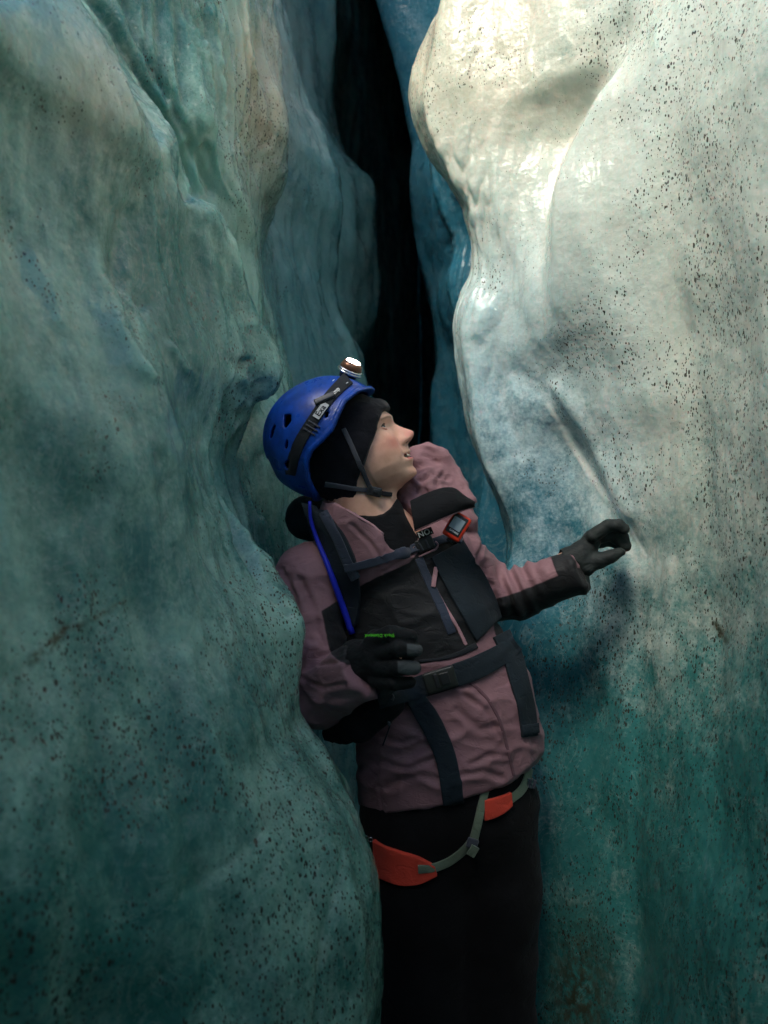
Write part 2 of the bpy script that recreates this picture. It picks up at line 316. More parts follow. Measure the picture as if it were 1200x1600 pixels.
# ------------------------------------------------------------------ implicit modelling: fields on a grid, meshed with surface nets
def axis(segs):
    out = []
    for a, b, st in segs: out += list(np.arange(a, b - 1e-9, st))
    out.append(segs[-1][1]); return np.array(out, np.float32)
class Field:
    def __init__(s, ax, ay, az):
        s.ax, s.ay, s.az = ax, ay, az
        s.X, s.Y, s.Z = np.meshgrid(ax, ay, az, indexing='ij'); s.V = np.full(s.X.shape, 1.0, np.float32)
    def px(s): return 600 + s.X / s.Y * F
    def py(s): return 800 - (s.Z - CZ) / s.Y * F
    def smin(s, d, k):
        if k <= 0: s.V = np.minimum(s.V, d); return
        h = np.clip(.5 + .5 * (d - s.V) / k, 0, 1); s.V = (d * (1 - h) + s.V * h - k * h * (1 - h)).astype(np.float32)
    def cap(s, a, b, ra, rb, k=.012, flat=1.0, cut=False, hollow=0, flatx=1.0):
        """tapered capsule between photo points (px, py, depth) with radii in photo pixels"""
        A_, B_ = P(*a), P(*b); ra = ra * a[2] / F; rb = rb * b[2] / F; ab = B_ - A_; L = max(float(ab @ ab), 1e-9)
        t = np.clip(((s.X - A_[0]) * ab[0] + (s.Y - A_[1]) * ab[1] + (s.Z - A_[2]) * ab[2]) / L, 0, 1)
        dx = (s.X - A_[0] - t * ab[0]) / flatx; dy = (s.Y - A_[1] - t * ab[1]) * flat; dz = s.Z - A_[2] - t * ab[2]
        d = np.sqrt(dx * dx + dy * dy + dz * dz) - (ra + (rb - ra) * t)
        if hollow: d = np.abs(d + hollow / 2) - hollow / 2
        if cut: s.V = np.maximum(s.V, -d)
        else: s.smin(d, k)
        return s
    def chain(s, pts, k=.012, flat=1.0, flatx=1.0):
        for a, b in zip(pts[:-1], pts[1:]): s.cap(a[:3], b[:3], a[3], b[3], k, flat, flatx=flatx)
        return s
    def mesh(s):
        V = s.V; S = V < 0
        n0, n1, n2 = V.shape; cs = (n0 - 1, n1 - 1, n2 - 1)
        acc = np.zeros(cs + (3,), np.float64); cnt = np.zeros(cs, np.int32)
        ax = [s.ax, s.ay, s.az]
        for d in range(3):
            sa = [slice(None)] * 3; sb = [slice(None)] * 3; sa[d] = slice(0, -1); sb[d] = slice(1, None)
            va, vb = V[tuple(sa)], V[tuple(sb)]; m = S[tuple(sa)] != S[tuple(sb)]
            I_ = np.argwhere(m); t = (va[m] / (va[m] - vb[m]))
            c = np.stack([ax[0][I_[:, 0]], ax[1][I_[:, 1]], ax[2][I_[:, 2]]], -1).astype(np.float64)
            c[:, d] = ax[d][I_[:, d]] * (1 - t) + ax[d][I_[:, d] + 1] * t
            o = [q for q in range(3) if q != d]
            for e in (0, -1):
                for f_ in (0, -1):
                    J_ = I_.copy(); J_[:, o[0]] += e; J_[:, o[1]] += f_
                    ok = np.all((J_ >= 0) & (J_ < np.array(cs)), axis=1)
                    np.add.at(acc, tuple(J_[ok].T), c[ok]); np.add.at(cnt, tuple(J_[ok].T), 1)
        act = cnt > 0; ids = -np.ones(cs, int); ids[act] = np.arange(act.sum()); verts = acc[act] / cnt[act][:, None]
        faces = []
        for d in range(3):
            sa = [slice(None)] * 3; sb = [slice(None)] * 3; sa[d] = slice(0, -1); sb[d] = slice(1, None)
            m = S[tuple(sa)] != S[tuple(sb)]; I_ = np.argwhere(m); ins = S[tuple(sa)][m]
            o = [(d + 1) % 3, (d + 2) % 3]
            ok = np.all([(I_[:, q] > 0) & (I_[:, q] < cs[q]) for q in o], axis=0); I_ = I_[ok]; ins = ins[ok]
            q = []
            for e, f_ in ((0, 0), (-1, 0), (-1, -1), (0, -1)):
                J_ = I_.copy(); J_[:, o[0]] += e; J_[:, o[1]] += f_; q.append(ids[tuple(J_.T)])
            q = np.stack(q, -1); q[~ins] = q[~ins][:, ::-1]; faces.append(q)
        faces = np.concatenate(faces); return verts, faces[np.all(faces >= 0, axis=1)]
def vnormals(v, f):
    n = np.zeros_like(v); fn = np.cross(v[f[:, 2]] - v[f[:, 0]], v[f[:, 3]] - v[f[:, 1]])
    for i in range(4): np.add.at(n, f[:, i], fn)
    return n / (np.linalg.norm(n, axis=1, keepdims=True) + 1e-12)
def relax(v, f, it=2, lam=.5):
    e = np.concatenate([f[:, [0, 1]], f[:, [1, 2]], f[:, [2, 3]], f[:, [3, 0]]])
    for _ in range(it):
        a = np.zeros_like(v); c = np.zeros(len(v)); np.add.at(a, e[:, 0], v[e[:, 1]]); np.add.at(c, e[:, 0], 1)
        np.add.at(a, e[:, 1], v[e[:, 0]]); np.add.at(c, e[:, 1], 1); v = v + lam * (a / np.maximum(c, 1)[:, None] - v)
    return v
def scr(v): return 600 + v[:, 0] / v[:, 1] * F, 800 - (v[:, 2] - CZ) / v[:, 1] * F
def poly_sd(px, py, poly):
    """signed distance to a polygon, positive inside"""
    poly = list(poly); d = seg_dist(px, py, poly + [poly[0]]); ins = np.zeros(px.shape, bool); n = len(poly)
    for i in range(n):
        (x0, y0), (x1, y1) = poly[i], poly[(i + 1) % n]
        if y0 == y1: continue
        c = ((y0 > py) != (y1 > py)) & (px < (x1 - x0) * (py - y0) / (y1 - y0) + x0); ins ^= c
    return np.where(ins, d, -d)
from mathutils.bvhtree import BVHTree
def bvh(objs):
    vs, fs, b = [], [], 0
    for o in objs:
        vs += [o.matrix_world @ v.co for v in o.data.vertices]; fs += [tuple(i + b for i in p_.vertices) for p_ in o.data.polygons]; b = len(vs)
    return BVHTree.FromPolygons(vs, fs)
CAMP = Vector((0, 0, CZ))
def hit(T, px, py):
    d = (Vector(P(px, py, 1.0)) - CAMP).normalized(); r = T.ray_cast(CAMP + d * .8, d, 1.6)
    return (r[0], r[1]) if r[0] is not None else None
def smooth_poly(pts, n):
    pts = np.array(pts, float); t = np.concatenate([[0], np.cumsum(np.linalg.norm(np.diff(pts[:, :2], axis=0), axis=1))])
    u = np.linspace(0, t[-1], n); r = np.stack([np.interp(u, t, pts[:, k]) for k in range(pts.shape[1])], -1)
    g_ = gsm(r, max(1.0, n / (3.0 * len(pts))), 0); g_[0], g_[-1] = r[0], r[-1]; return g_
def slab(name, G0, nrm, th, mat, parent):
    """closed slab from a grid of points and normals"""
    n, m = G0.shape[:2]; top = (G0 + nrm * th).reshape(-1, 3); bot = (G0 - nrm * .002).reshape(-1, 3)
    idx = np.arange(n * m).reshape(n, m); f = []
    for i in range(n - 1):
        for j in range(m - 1):
            a, b, c, d = idx[i, j], idx[i + 1, j], idx[i + 1, j + 1], idx[i, j + 1]
            f.append((a, b, c, d)); f.append((d + n * m, c + n * m, b + n * m, a + n * m))
    def rim(l):
        for a, b in zip(l[:-1], l[1:]): f.append((b, a, a + n * m, b + n * m))
    rim(list(idx[:, 0])); rim(list(idx[-1, :])); rim(list(idx[::-1, -1])); rim(list(idx[0, ::-1]))
    o = mesh_obj(name, np.concatenate([top, bot]), f, mat, parent)
    bm = bmesh.new(); bm.from_mesh(o.data); bmesh.ops.recalc_face_normals(bm, faces=bm.faces); bm.to_mesh(o.data); bm.free()
    bv = o.modifiers.new('edge', 'BEVEL'); bv.width = min(.0012, th * .4); bv.segments = 2; bv.limit_method = 'ANGLE'; bv.angle_limit = R(50)
    return o
def drape_grid(T, Gp, fallback=1.45, sm=1.2, off=0.0):
    n, m = Gp.shape[:2]; D = np.full((n, m), np.nan)
    for i in range(n):
        for j in range(m):
            h = hit(T, *Gp[i, j]);
            if h: D[i, j] = h[0].y
    if np.isnan(D).all(): D[:] = fallback
    while np.isnan(D).any():
        Q = D.copy()
        for i, j in np.argwhere(np.isnan(D)):
            nb = [D[a, b] for a, b in ((i-1,j),(i+1,j),(i,j-1),(i,j+1)) if 0 <= a < n and 0 <= b < m and not np.isnan(D[a, b])]
            if nb: Q[i, j] = np.mean(nb)
        D = Q
    if sm: D = np.minimum(gsm(gsm(D, sm * 1.5, 0), sm * .5, 1), D + .003)
    W = np.stack([(Gp[..., 0] - 600) / F * D, D, CZ - (Gp[..., 1] - 800) / F * D], -1)
    gu = np.gradient(W, axis=0); gv = np.gradient(W, axis=1); N = np.cross(gu, gv); N /= np.linalg.norm(N, axis=-1, keepdims=True) + 1e-9
    N = np.where((N[..., 1] > 0)[..., None], -N, N); return W + N * off, N
def strap(name, T, line, mat, parent, th=.003, n=None, m=5, off=0.0, sm=1.2):
    """webbing laid on a surface: line of (px, py, width px)"""
    L = np.sum(np.linalg.norm(np.diff(np.array(line)[:, :2], axis=0), axis=1)); n = n or max(6, int(L / 4))
    c = smooth_poly(line, n); t = np.gradient(c[:, :2], axis=0); t /= np.linalg.norm(t, axis=1, keepdims=True)
    nn = np.stack([-t[:, 1], t[:, 0]], -1); o = np.linspace(-.5, .5, m)
    Gp = c[:, None, :2] + nn[:, None] * (o[None, :, None] * c[:, 2][:, None, None])
    W, N = drape_grid(T, Gp, sm=sm, off=off); return slab(name, W, N, th, mat, parent)
def patch(name, T, top, bottom, mat, parent, th=.004, n=24, m=12, off=0.0, sm=1.5):
    a, b = smooth_poly([(x, y) for x, y in top], n), smooth_poly([(x, y) for x, y in bottom], n)
    Gp = a[:, None] * (1 - np.linspace(0, 1, m))[None, :, None] + b[:, None] * np.linspace(0, 1, m)[None, :, None]
    W, N = drape_grid(T, Gp, sm=sm, off=off); return slab(name, W, N, th, mat, parent)
def tube(name, pts, rad, mat, parent, seg=10, flat=1.0):
    pts = np.array(pts, float); rad = np.full(len(pts), rad) if np.isscalar(rad) else np.array(rad); v, f = [], []
    for i, p_ in enumerate(pts):
        t = pts[min(i + 1, len(pts) - 1)] - pts[max(i - 1, 0)]; t /= np.linalg.norm(t) + 1e-9
        a = np.cross(t, [0, 1, 0.01]); a /= np.linalg.norm(a); b = np.cross(t, a)
        for k in range(seg):
            q = 2 * math.pi * k / seg; v.append(p_ + rad[i] * (a * math.cos(q) + b * math.sin(q) * flat))
    for i in range(len(pts) - 1):
        for k in range(seg): f.append((i*seg+k, i*seg+(k+1) % seg, (i+1)*seg+(k+1) % seg, (i+1)*seg+k))
    f.append(tuple(range(seg))[::-1]); f.append(tuple(range((len(pts)-1)*seg, len(pts)*seg)))
    return mesh_obj(name, v, f, mat, parent)
def frame_at(px, py, y, ang, nrm=None):
    """matrix: local x runs at ang degrees in the picture (counter-clockwise), local z out of the surface"""
    z = Vector(nrm) if nrm is not None else Vector((0, -1, 0)); z.normalize()
    x = Vector((math.cos(R(ang)), 0, math.sin(R(ang)))); x = (x - z * x.dot(z)).normalized(); y_ = z.cross(x)
    M_ = Matrix((x, y_, z)).transposed().to_4x4(); M_.translation = Vector(P(px, py, y)); return M_
def rbox(name, M_, sx, sy, sz, mat, parent, bev=.002, holes=None):
    bm = bmesh.new(); bmesh.ops.create_cube(bm, size=1.0)
    bmesh.ops.scale(bm, vec=(sx, sy, sz), verts=bm.verts)
    bmesh.ops.bevel(bm, geom=list(bm.edges), offset=bev, segments=3, profile=.6, affect='EDGES'); bmesh.ops.transform(bm, matrix=M_, verts=bm.verts)
    me = bpy.data.meshes.new(name); bm.to_mesh(me); bm.free(); me.materials.append(mat)
    me.polygons.foreach_set('use_smooth', [True] * len(me.polygons)); o = link(bpy.data.objects.new(name, me), parent)
    return o
def lettering(name, txt, M_, size, mat, parent, squash=1.0, bold=True):
    cu = bpy.data.curves.new(name, 'FONT'); cu.body = txt; cu.size = size; cu.align_x = 'CENTER'; cu.align_y = 'CENTER'
    cu.extrude = .00025; cu.offset = size * .018 if bold else 0; cu.space_character = 1.05; cu.resolution_u = 3
    t = bpy.data.objects.new(name, cu); COL.objects.link(t); bpy.context.view_layer.update()
    me = bpy.data.meshes.new_from_object(t.evaluated_get(bpy.context.evaluated_depsgraph_get())); bpy.data.objects.remove(t)
    me.transform(Matrix.Diagonal((1, squash, 1, 1))); me.transform(M_); me.materials.clear(); me.materials.append(mat); me.name = name
    return link(bpy.data.objects.new(name, me), parent)
def thing(o, label, cat, group=None):
    o['label'] = label; o['category'] = cat
    if group: o['group'] = group
    return o
def empty(name, loc, label, cat):
    o = link(bpy.data.objects.new(name, None)); o.location = loc; o.empty_display_size = .05; return thing(o, label, cat)
def adopt(root, objs=None):
    bpy.context.view_layer.update()
    for c in list(root.children): c.matrix_parent_inverse = root.matrix_world.inverted()
# ------------------------------------------------------------------ cloth, skin, plastic
def cloth(name, col, col2=None, rough=.8, weave=900, var=.25, sheen=.3, spec=.3):
    s = NT(name); c = s.coord()
    v = s.ramp(s.noise(c, 9, 5, .6), .3, .7, 1 - var, 1 + var)
    base = (*col, 1)
    if col2 is not None:
        e = s.math('ADD', s.attr('panel'), s.math('MULTIPLY', s.math('SUBTRACT', s.noise(c, 60, 2), .5), .6))
        base = s.mix(s.ramp(e, -.6, .6), base, (*col2, 1))
    hs = s.t.nodes.new('ShaderNodeHueSaturation'); s.set(hs, 'Value', v); s.set(hs, 'Color', base)
    wv = s.voro(c, weave); h = s.math('ADD', s.math('MULTIPLY', s.noise(c, 300, 3), .6), s.math('MULTIPLY', wv.outputs[0], .4))
    nz_ = s.noise(s.coord((1, 1, 1.6)), 34, 4, .55, .8); rg = s.math('ABSOLUTE', s.math('SUBTRACT', nz_, .5)); nb = s.bump(s.math('ADD', nz_, s.math('MULTIPLY', rg, -1.6)), .38, .005); nb = s.bump(h, .35, .0008, nb)
    s.p(Base_Color=hs.outputs[0], Roughness=rough, Normal=nb); s.b.inputs['Specular IOR Level'].default_value = spec
    s.b.inputs['Sheen Weight'].default_value = sheen; s.b.inputs['Sheen Roughness'].default_value = .5
    return s.m
def plastic(name, col, rough=.35, metal=0.0, spec=.5, bumpy=.15, var=.12, emit=None, es=0):
    s = NT(name); c = s.coord(); v = s.ramp(s.noise(c, 40, 5, .65), .3, .7, 1 - var, 1 + var)
    hs = s.t.nodes.new('ShaderNodeHueSaturation'); s.set(hs, 'Value', v); s.set(hs, 'Color', (*col, 1))
    rr = s.ramp(s.noise(c, 25, 4, .6), .3, .7, rough * .75, min(1, rough * 1.35))
    s.p(Base_Color=hs.outputs[0], Roughness=rr, Metallic=metal, Normal=s.bump(s.noise(c, 220, 4), bumpy, .001))
    s.b.inputs['Specular IOR Level'].default_value = spec
    if emit is not None: s.b.inputs['Emission Color'].default_value = (*emit, 1); s.b.inputs['Emission Strength'].default_value = es
    return s.m
PURPLE, BLK = (.235, .125, .145), (.008, .009, .011)
m_jacket = cloth('jacket_cloth', PURPLE, BLK, .66, 700, .16, .06, .3)
m_purple = cloth('purple_cloth', PURPLE, None, .66, 700, .12, .06, .3)
m_blackc = cloth('black_cloth', (.008, .009, .011), None, .85, 700, .3, .02, .15)
m_trous = cloth('trouser_cloth', (.006, .006, .007), None, .95, 600, .3, .05, .1)
m_wool = cloth('black_wool', (.007, .008, .012), None, .95, 420, .3, .12, .08)
m_web = cloth('navy_webbing', (.018, .028, .052), None, .7, 1100, .15, .2, .35)
m_webd = cloth('black_webbing', (.009, .012, .017), None, .7, 1100, .15, .03, .3)
m_pack = cloth('pack_cloth', (.010, .018, .026), None, .75, 800, .2, .03, .25)
m_glove = cloth('glove_cloth', (.007, .0085, .010), (.065, .075, .08), .75, 500, .25, .03, .22)
m_glove2 = cloth('glove_leather', (.009, .013, .014), (.014, .021, .020), .66, 400, .25, .03, .3)
m_green = cloth('olive_webbing', (.13, .17, .12), None, .75, 1100, .2, .2, .3)
m_red = cloth('red_padding', (.62, .055, .03), None, .7, 500, .1, .1, .35)
m_grey = cloth('grey_webbing', (.05, .056, .075), None, .7, 1100, .12, .2, .35)
m_pink = cloth('pink_zip_tape', (.36, .19, .22), None, .6, 1100, .1, .2, .35)
m_plast = plastic('black_plastic', (.015, .017, .02), .4)
m_bluep = plastic('blue_shell', (.004, .050, .33), .34, spec=.5, bumpy=.12, var=.28)
m_hose = plastic('blue_hose', (.01, .02, .50), .4, bumpy=.05)
m_silver = plastic('silver', (.6, .6, .62), .25, 1.0)
m_white = plastic('white_print', (.75, .76, .78), .6)
m_green_print = plastic('green_print', (.10, .60, .02), .6)
m_redp = plastic('red_case', (.75, .045, .015), .4)
m_screen = plastic('grey_screen', (.34, .42, .48), .2, bumpy=0, var=.03)
# ------------------------------------------------------------------ the person
YB = 1.5
CF = np.array([.90, .43]); CU = np.array([-.43, .90])      # head forward / up in (X, Z)
yaw = R(9)
fw = np.array([CF[0] * math.cos(yaw), -math.sin(yaw), CF[1] * math.cos(yaw)]); up = np.array([CU[0], 0, CU[1]]); up /= np.linalg.norm(up)
fw -= up * (fw @ up); fw /= np.linalg.norm(fw); sd_ = np.cross(fw, up); sd_ = sd_ if sd_[1] < 0 else -sd_     # side axis, towards the camera
O = P(626, 693, YB); S_ = YB / F                          # metres per photo pixel at the person
def head_local(X, Y, Z):
    dx, dy, dz = X - O[0], Y - O[1], Z - O[2]
    return [(dx * a[0] + dy * a[1] + dz * a[2]) / S_ for a in (fw, up, sd_)]
def HL(f, u, s): return O + (fw * f + up * u + sd_ * s) * S_
def head_point_screen(f, u, s):
    p_ = HL(f, u, s); return 600 + p_[0] / p_[1] * F, 800 - (p_[2] - CZ) / p_[1] * F
prof = np.array([(-66,-34),(-59,-20),(-57.5,-8),(-54,1.5),(-50,4.2),(-45,4.2),(-39,2),(-34,5),(-30.5,8),(-27,8.2),(-24.5,6),(-22,5.6),(-19.5,8.6),(-16,9.4),(-12,8.4),(-7,9.5),(-4,12),(-2,17.5),(1,22.6),(4.5,25.6),(8,26),(11,24.6),(15,20.4),(21,14.2),(27,9),(32,5.4),(36,4.6),(41,5.6),(46,5.6),(57,0),(72,-8),(90,-22)])
basep = np.array([(-66,-38),(-59,-22),(-56,-9),(-51,-1),(-45,-1),(-38,-1),(-30,2.5),(-22,3.5),(-10,4),(0,3),(15,1),(30,-1),(40,2),(46,4),(57,0),(72,-8),(90,-22)])
wid = np.array([(-66,14),(-58,20),(-50,30),(-40,41),(-25,50),(-5,56),(10,58),(25,57),(35,57),(50,58),(70,56),(90,50)])
def face_sdf(f, u, s, grow=0.0):
    bp = np.interp(u, basep[:, 0], basep[:, 1]); pr = np.interp(u, prof[:, 0], prof[:, 1]); w_ = np.interp(u, wid[:, 0], wid[:, 1])
    a = np.abs(s)
    nw = np.interp(u, [-60, -40, -36, -24, -20, -6, -3, 4, 12, 24, 34, 44, 52], [15, 15, 14, 16, 12, 9, 11, 10, 9, 7, 8, 16, 20])  # width of the central relief
    e = np.interp(u, [-60, -30, -12, -4, 10, 30, 50], [2, 2.2, 2, 2.4, 2.2, 2, 2])
    disp = (pr - bp) * np.exp(-np.abs(a / nw) ** e)
    g = lambda u0, s0, su, ss: np.exp(-((u - u0) / su) ** 2 - ((a - s0) / ss) ** 2)
    disp = disp + 6.5 * g(2.5, 11.5, 5.5, 4.5)                     # wings of the nose
    disp = disp - 3.5 * g(-2.5, 7, 2.2, 2.4)                       # nostrils
    disp = disp - 6.5 * g(32, 24, 8.5, 12)                         # eye socket
    disp = disp + 3.0 * g(44, 24, 5, 16) + 3.4 * g(10, 36, 14, 14)     # brow, cheekbone
    disp = disp - 2.0 * g(-19, 25, 5, 3.5) + 1.8 * g(-16, 32, 9, 6)    # mouth corner, cheek
    disp = disp - 1.5 * g(-2, 20, 9, 4)
    disp = disp - 5.5 * np.exp(-((u + 23 - .006 * a * a) / 2.9) ** 2) * (1 / (1 + np.exp((a - 19) / 1.6)))   # parted lips
    fc = -50.0; ff = f - disp * np.clip((f - fc) / 30, 0, 1)
    A1 = np.clip(ff - fc, 0, None) / (bp + grow - fc); B1 = a / (w_ + grow)
    n = 2.15; rho = (A1 ** n + B1 ** n) ** (1 / n)
    d = (rho - 1) * np.minimum(w_, 50) * .8
    return np.maximum(np.maximum(d, -(f - fc + 2)), np.maximum(-63 - u, u - 86))
ax = axis([(-.33, -.16, .010), (-.16, .075, .0019), (.075, .50, .010)]); ay = axis([(1.20, 1.385, .012), (1.385, 1.59, .0022), (1.59, 1.72, .012)])
az = axis([(-.02, 1.44, .012), (1.44, 1.70, .0019), (1.70, 1.76, .01)])
B_ = Field(ax, ay, az); f_, u_, s_ = head_local(B_.X, B_.Y, B_.Z)
d = face_sdf(f_, u_, s_) * S_; B_.V = d.astype(np.float32)
sk = np.sqrt(((f_ + 88) / 84) ** 2 + ((u_ - 30) / 76) ** 2 + (s_ / 62) ** 2) - 1; B_.smin((sk * 62 * S_).astype(np.float32), .010)
jaw_ = np.sqrt(((f_ + 58) / 40) ** 2 + ((u_ + 10) / 46) ** 2 + (s_ / 53) ** 2) - 1; B_.smin((jaw_ * 42 * S_).astype(np.float32), .014)
neck0 = (545, 745, 1.505); neckb = (588, 850, 1.52)
B_.cap(neck0, neckb, 42, 46, .012); B_.cap((604, 756, 1.5), (600, 830, 1.5), 11, 32, .016)
ear = np.sqrt(((f_ + 62) / 11) ** 2 + ((u_ - 18) / 20) ** 2 + ((np.abs(s_) - 58) / 6) ** 2) - 1; B_.smin((ear * 6 * S_).astype(np.float32), .004)
B_.chain([(600, 860, 1.53, 70), (650, 1000, 1.53, 82), (690, 1100, 1.53, 88), (702, 1215, 1.53, 100)], .03, 1.3)
B_.chain([(585, 850, 1.52, 30), (490, 885, 1.50, 32), (500, 1080, 1.45, 28), (575, 1040, 1.335, 22), (610, 1025, 1.32, 20)], .015)
B_.chain([(620, 848, 1.53, 30), (715, 865, 1.55, 30), (770, 935, 1.58, 26), (897, 876, 1.52, 18), (922, 848, 1.52, 13)], .015)
B_.chain([(650, 1240, 1.53, 66), (662, 1580, 1.50, 44), (655, 1900, 1.53, 30), (650, 1950, 1.47, 26)], .02)
B_.chain([(755, 1240, 1.53, 66), (770, 1580, 1.50, 44), (775, 1900, 1.53, 30), (785, 1950, 1.47, 26)], .02)
v, f = B_.mesh(); v = relax(v, f, 1, .4)
skin = NT('skin'); c = skin.coord()
sc_ = skin.mix(skin.ramp(skin.noise(c, 45, 5, .6), .3, .7), (.64, .36, .26, 1), (.76, .46, .345, 1))
sc_ = skin.mix(skin.math('MULTIPLY', skin.attr('blush'), .75), sc_, (.70, .22, .18, 1))
sc_ = skin.mix(skin.attr('lip'), sc_, (.60, .17, .16, 1)); sc_ = skin.mix(skin.attr('inner'), sc_, (.04, .012, .010, 1))
sc_ = skin.mix(skin.attr('brow'), sc_, (.16, .09, .05, 1))
nb = skin.bump(skin.noise(c, 420, 4, .6), .25, .0006)
skin.p(Base_Color=sc_, Roughness=.48, Normal=nb); skin.b.inputs['Subsurface Weight'].default_value = .12
skin.b.inputs['Subsurface Radius'].default_value = (.008, .003, .0015); skin.b.inputs['Subsurface Scale'].default_value = 1
person = mesh_obj('person', v, f, skin.m)
hf, hu, hs = head_local(v[:, 0], v[:, 1], v[:, 2]); ha = np.abs(hs); gg = lambda u0, s0, su, ss: np.exp(-((hu - u0) / su) ** 2 - ((ha - s0) / ss) ** 2) * (hf > -60)
attr(person, 'blush', np.clip(.85 * gg(4, 34, 13, 18) + .7 * gg(6, 4, 7, 9) * (hf > 12) + .35 * gg(20, 0, 10, 8), 0, 1))
lipm = np.clip(1.5 - np.abs(hu + 22.5 - .006 * ha ** 2 + .5) / np.where(hu < -22.5, 6.4, 3.4) * 1.1, 0, 1) * np.clip((17.5 - ha) / 3, 0, 1) * (hf > -14)
attr(person, 'lip', np.clip(lipm * 1.6, 0, 1))
attr(person, 'inner', np.clip(1.3 - np.abs(hu + 22.6 - .006 * ha ** 2) / 2.6, 0, 1) * (ha < 18) * (hf > -14) + np.clip(1.2 - np.hypot((hu + 3.0) / 2.0, (ha - 7) / 2.8), 0, 1) * (hf > 8))
attr(person, 'brow', np.clip(1 - np.abs(hu - 44 + .004 * (ha - 22) ** 2) / 2.6, 0, 1) * (ha > 9) * (ha < 38) * (hf > -40) * .55)
thing(person, 'person in mauve and black jacket leaning back, looking up with one gloved hand raised', 'person')
# eyes, teeth
iris = NT('eye_surface'); gco = iris.coord(kind='Generated')
def ball(name, C, r, mat, parent, seg=28):
    bm = bmesh.new(); bmesh.ops.create_uvsphere(bm, u_segments=seg, v_segments=seg // 2 + 2, radius=r); bmesh.ops.translate(bm, vec=Vector(C), verts=bm.verts)
    me = bpy.data.meshes.new(name); bm.to_mesh(me); bm.free(); me.materials.append(mat); me.polygons.foreach_set('use_smooth', [True] * len(me.polygons))
    return link(bpy.data.objects.new(name, me), parent)
ic = iris.mix(iris.ramp(iris.attr('gaze'), .865, .885), (.70, .66, .62, 1), iris.mix(iris.ramp(iris.attr('gaze'), .955, .965), (.07, .11, .10, 1), (.01, .01, .01, 1)))
iris.p(Base_Color=ic, Roughness=.08)
gaze = (fw * .93 + up * .36 - sd_ * .02); gaze /= np.linalg.norm(gaze)
for sg in (1, -1):
    C = HL(-17.5, 32.5, sg * 26); e = ball('eye', C, 10.2 * S_, iris.m, person)
    vv = np.array([q.co[:] for q in e.data.vertices]) - C; attr(e, 'gaze', (vv / np.linalg.norm(vv, axis=1)[:, None]) @ (gaze + sd_ * sg * .25))
    for (nm, u0, hgt, lf) in (('upper_eyelid', 36.5, -3.2, 0), ('lower_eyelid', 28.4, 2.6, 0)):
        pts = []
        for t in np.linspace(-1, 1, 13):
            ss = 26 + t * 11.5; uu = u0 - (1 if 'upper' in nm else -1) * 4.2 * t * t
            rr = math.sqrt(max(10.6 ** 2 - (ss - 26) ** 2 * .8 - (uu - 32.5) ** 2, 4)); pts.append(HL(-17.5 + rr, uu, sg * ss))
        tube(nm, pts, [S_ * (1.0 + .9 * (1 - abs(t))) for t in np.linspace(-1, 1, 13)], skin.m if 'lower' in nm else plastic('lash_line', (.035, .02, .015), .6), person, 8)
tv = [HL(6.2 - .012 * q * q - 1.2, z, q) for z in (-18.6, -24.0) for q in np.linspace(-13, 13, 20)] + [HL(3.0 - .012 * q * q - 1.2, z, q) for z in (-18.6, -24.0) for q in np.linspace(-13, 13, 20)]
tf = []
for i in range(19): tf += [(i, i + 1, 21 + i, 20 + i), (40 + i, 60 + i, 61 + i, 41 + i), (i, 40 + i, 41 + i, i + 1), (20 + i, 21 + i, 61 + i, 60 + i)]
mesh_obj('teeth', tv, tf, plastic('tooth', (.72, .66, .52), .3), person)
# ---- beanie
bx = axis([(-.24, .04, .0024)]); by = axis([(1.36, 1.62, .0028)]); bz = axis([(1.42, 1.74, .0024)])
K = Field(bx, by, bz); f_, u_, s_ = head_local(K.X, K.Y, K.Z)
sk = (np.sqrt(((f_ + 84) / 89) ** 2 + ((u_ - 32) / 80) ** 2 + (s_ / 72) ** 2) - 1) * 72 * S_
K.V = sk.astype(np.float32); K.smin(((face_sdf(f_, u_ * .97, s_) - 5.5) * S_).astype(np.float32), .012); K.smin(((np.sqrt(((f_ + 60) / 20) ** 2 + ((u_ - 12) / 34) ** 2 + ((np.abs(s_) - 58) / 13) ** 2) - 1) * 12 * S_).astype(np.float32), .012); K.cap((545, 745, 1.505), (560, 770, 1.51), 46, 44, .015)
qx, qy = K.px(), K.py()
K.smin(((np.sqrt(((f_ + 12) / 20) ** 2 + ((u_ - 66) / 13) ** 2 + (s_ / 40) ** 2) - 1) * 11 * S_).astype(np.float32), .008)      # rolled front above the brow
# the knitted edge: a plane down the temple and one under the jaw, in the head's own frame
edge = f_ - np.interp(u_, [-70, -25, -8, 9, 27, 45, 55, 60, 75], [-106, -79, -57, -40, -22, -8, -1, 14, 14]) + .0 * s_
K.V = np.maximum(K.V, (edge * S_ * .9).astype(np.float32)); K.V = np.maximum(K.V, ((-u_ - 84) * S_).astype(np.float32))
v, f = K.mesh(); v = relax(v, f, 4); n = vnormals(v, f); v = v + n * (.0012 * fbm(v * 60, 3))[:, None]
hat = mesh_obj('beanie', v, f, m_wool, person)
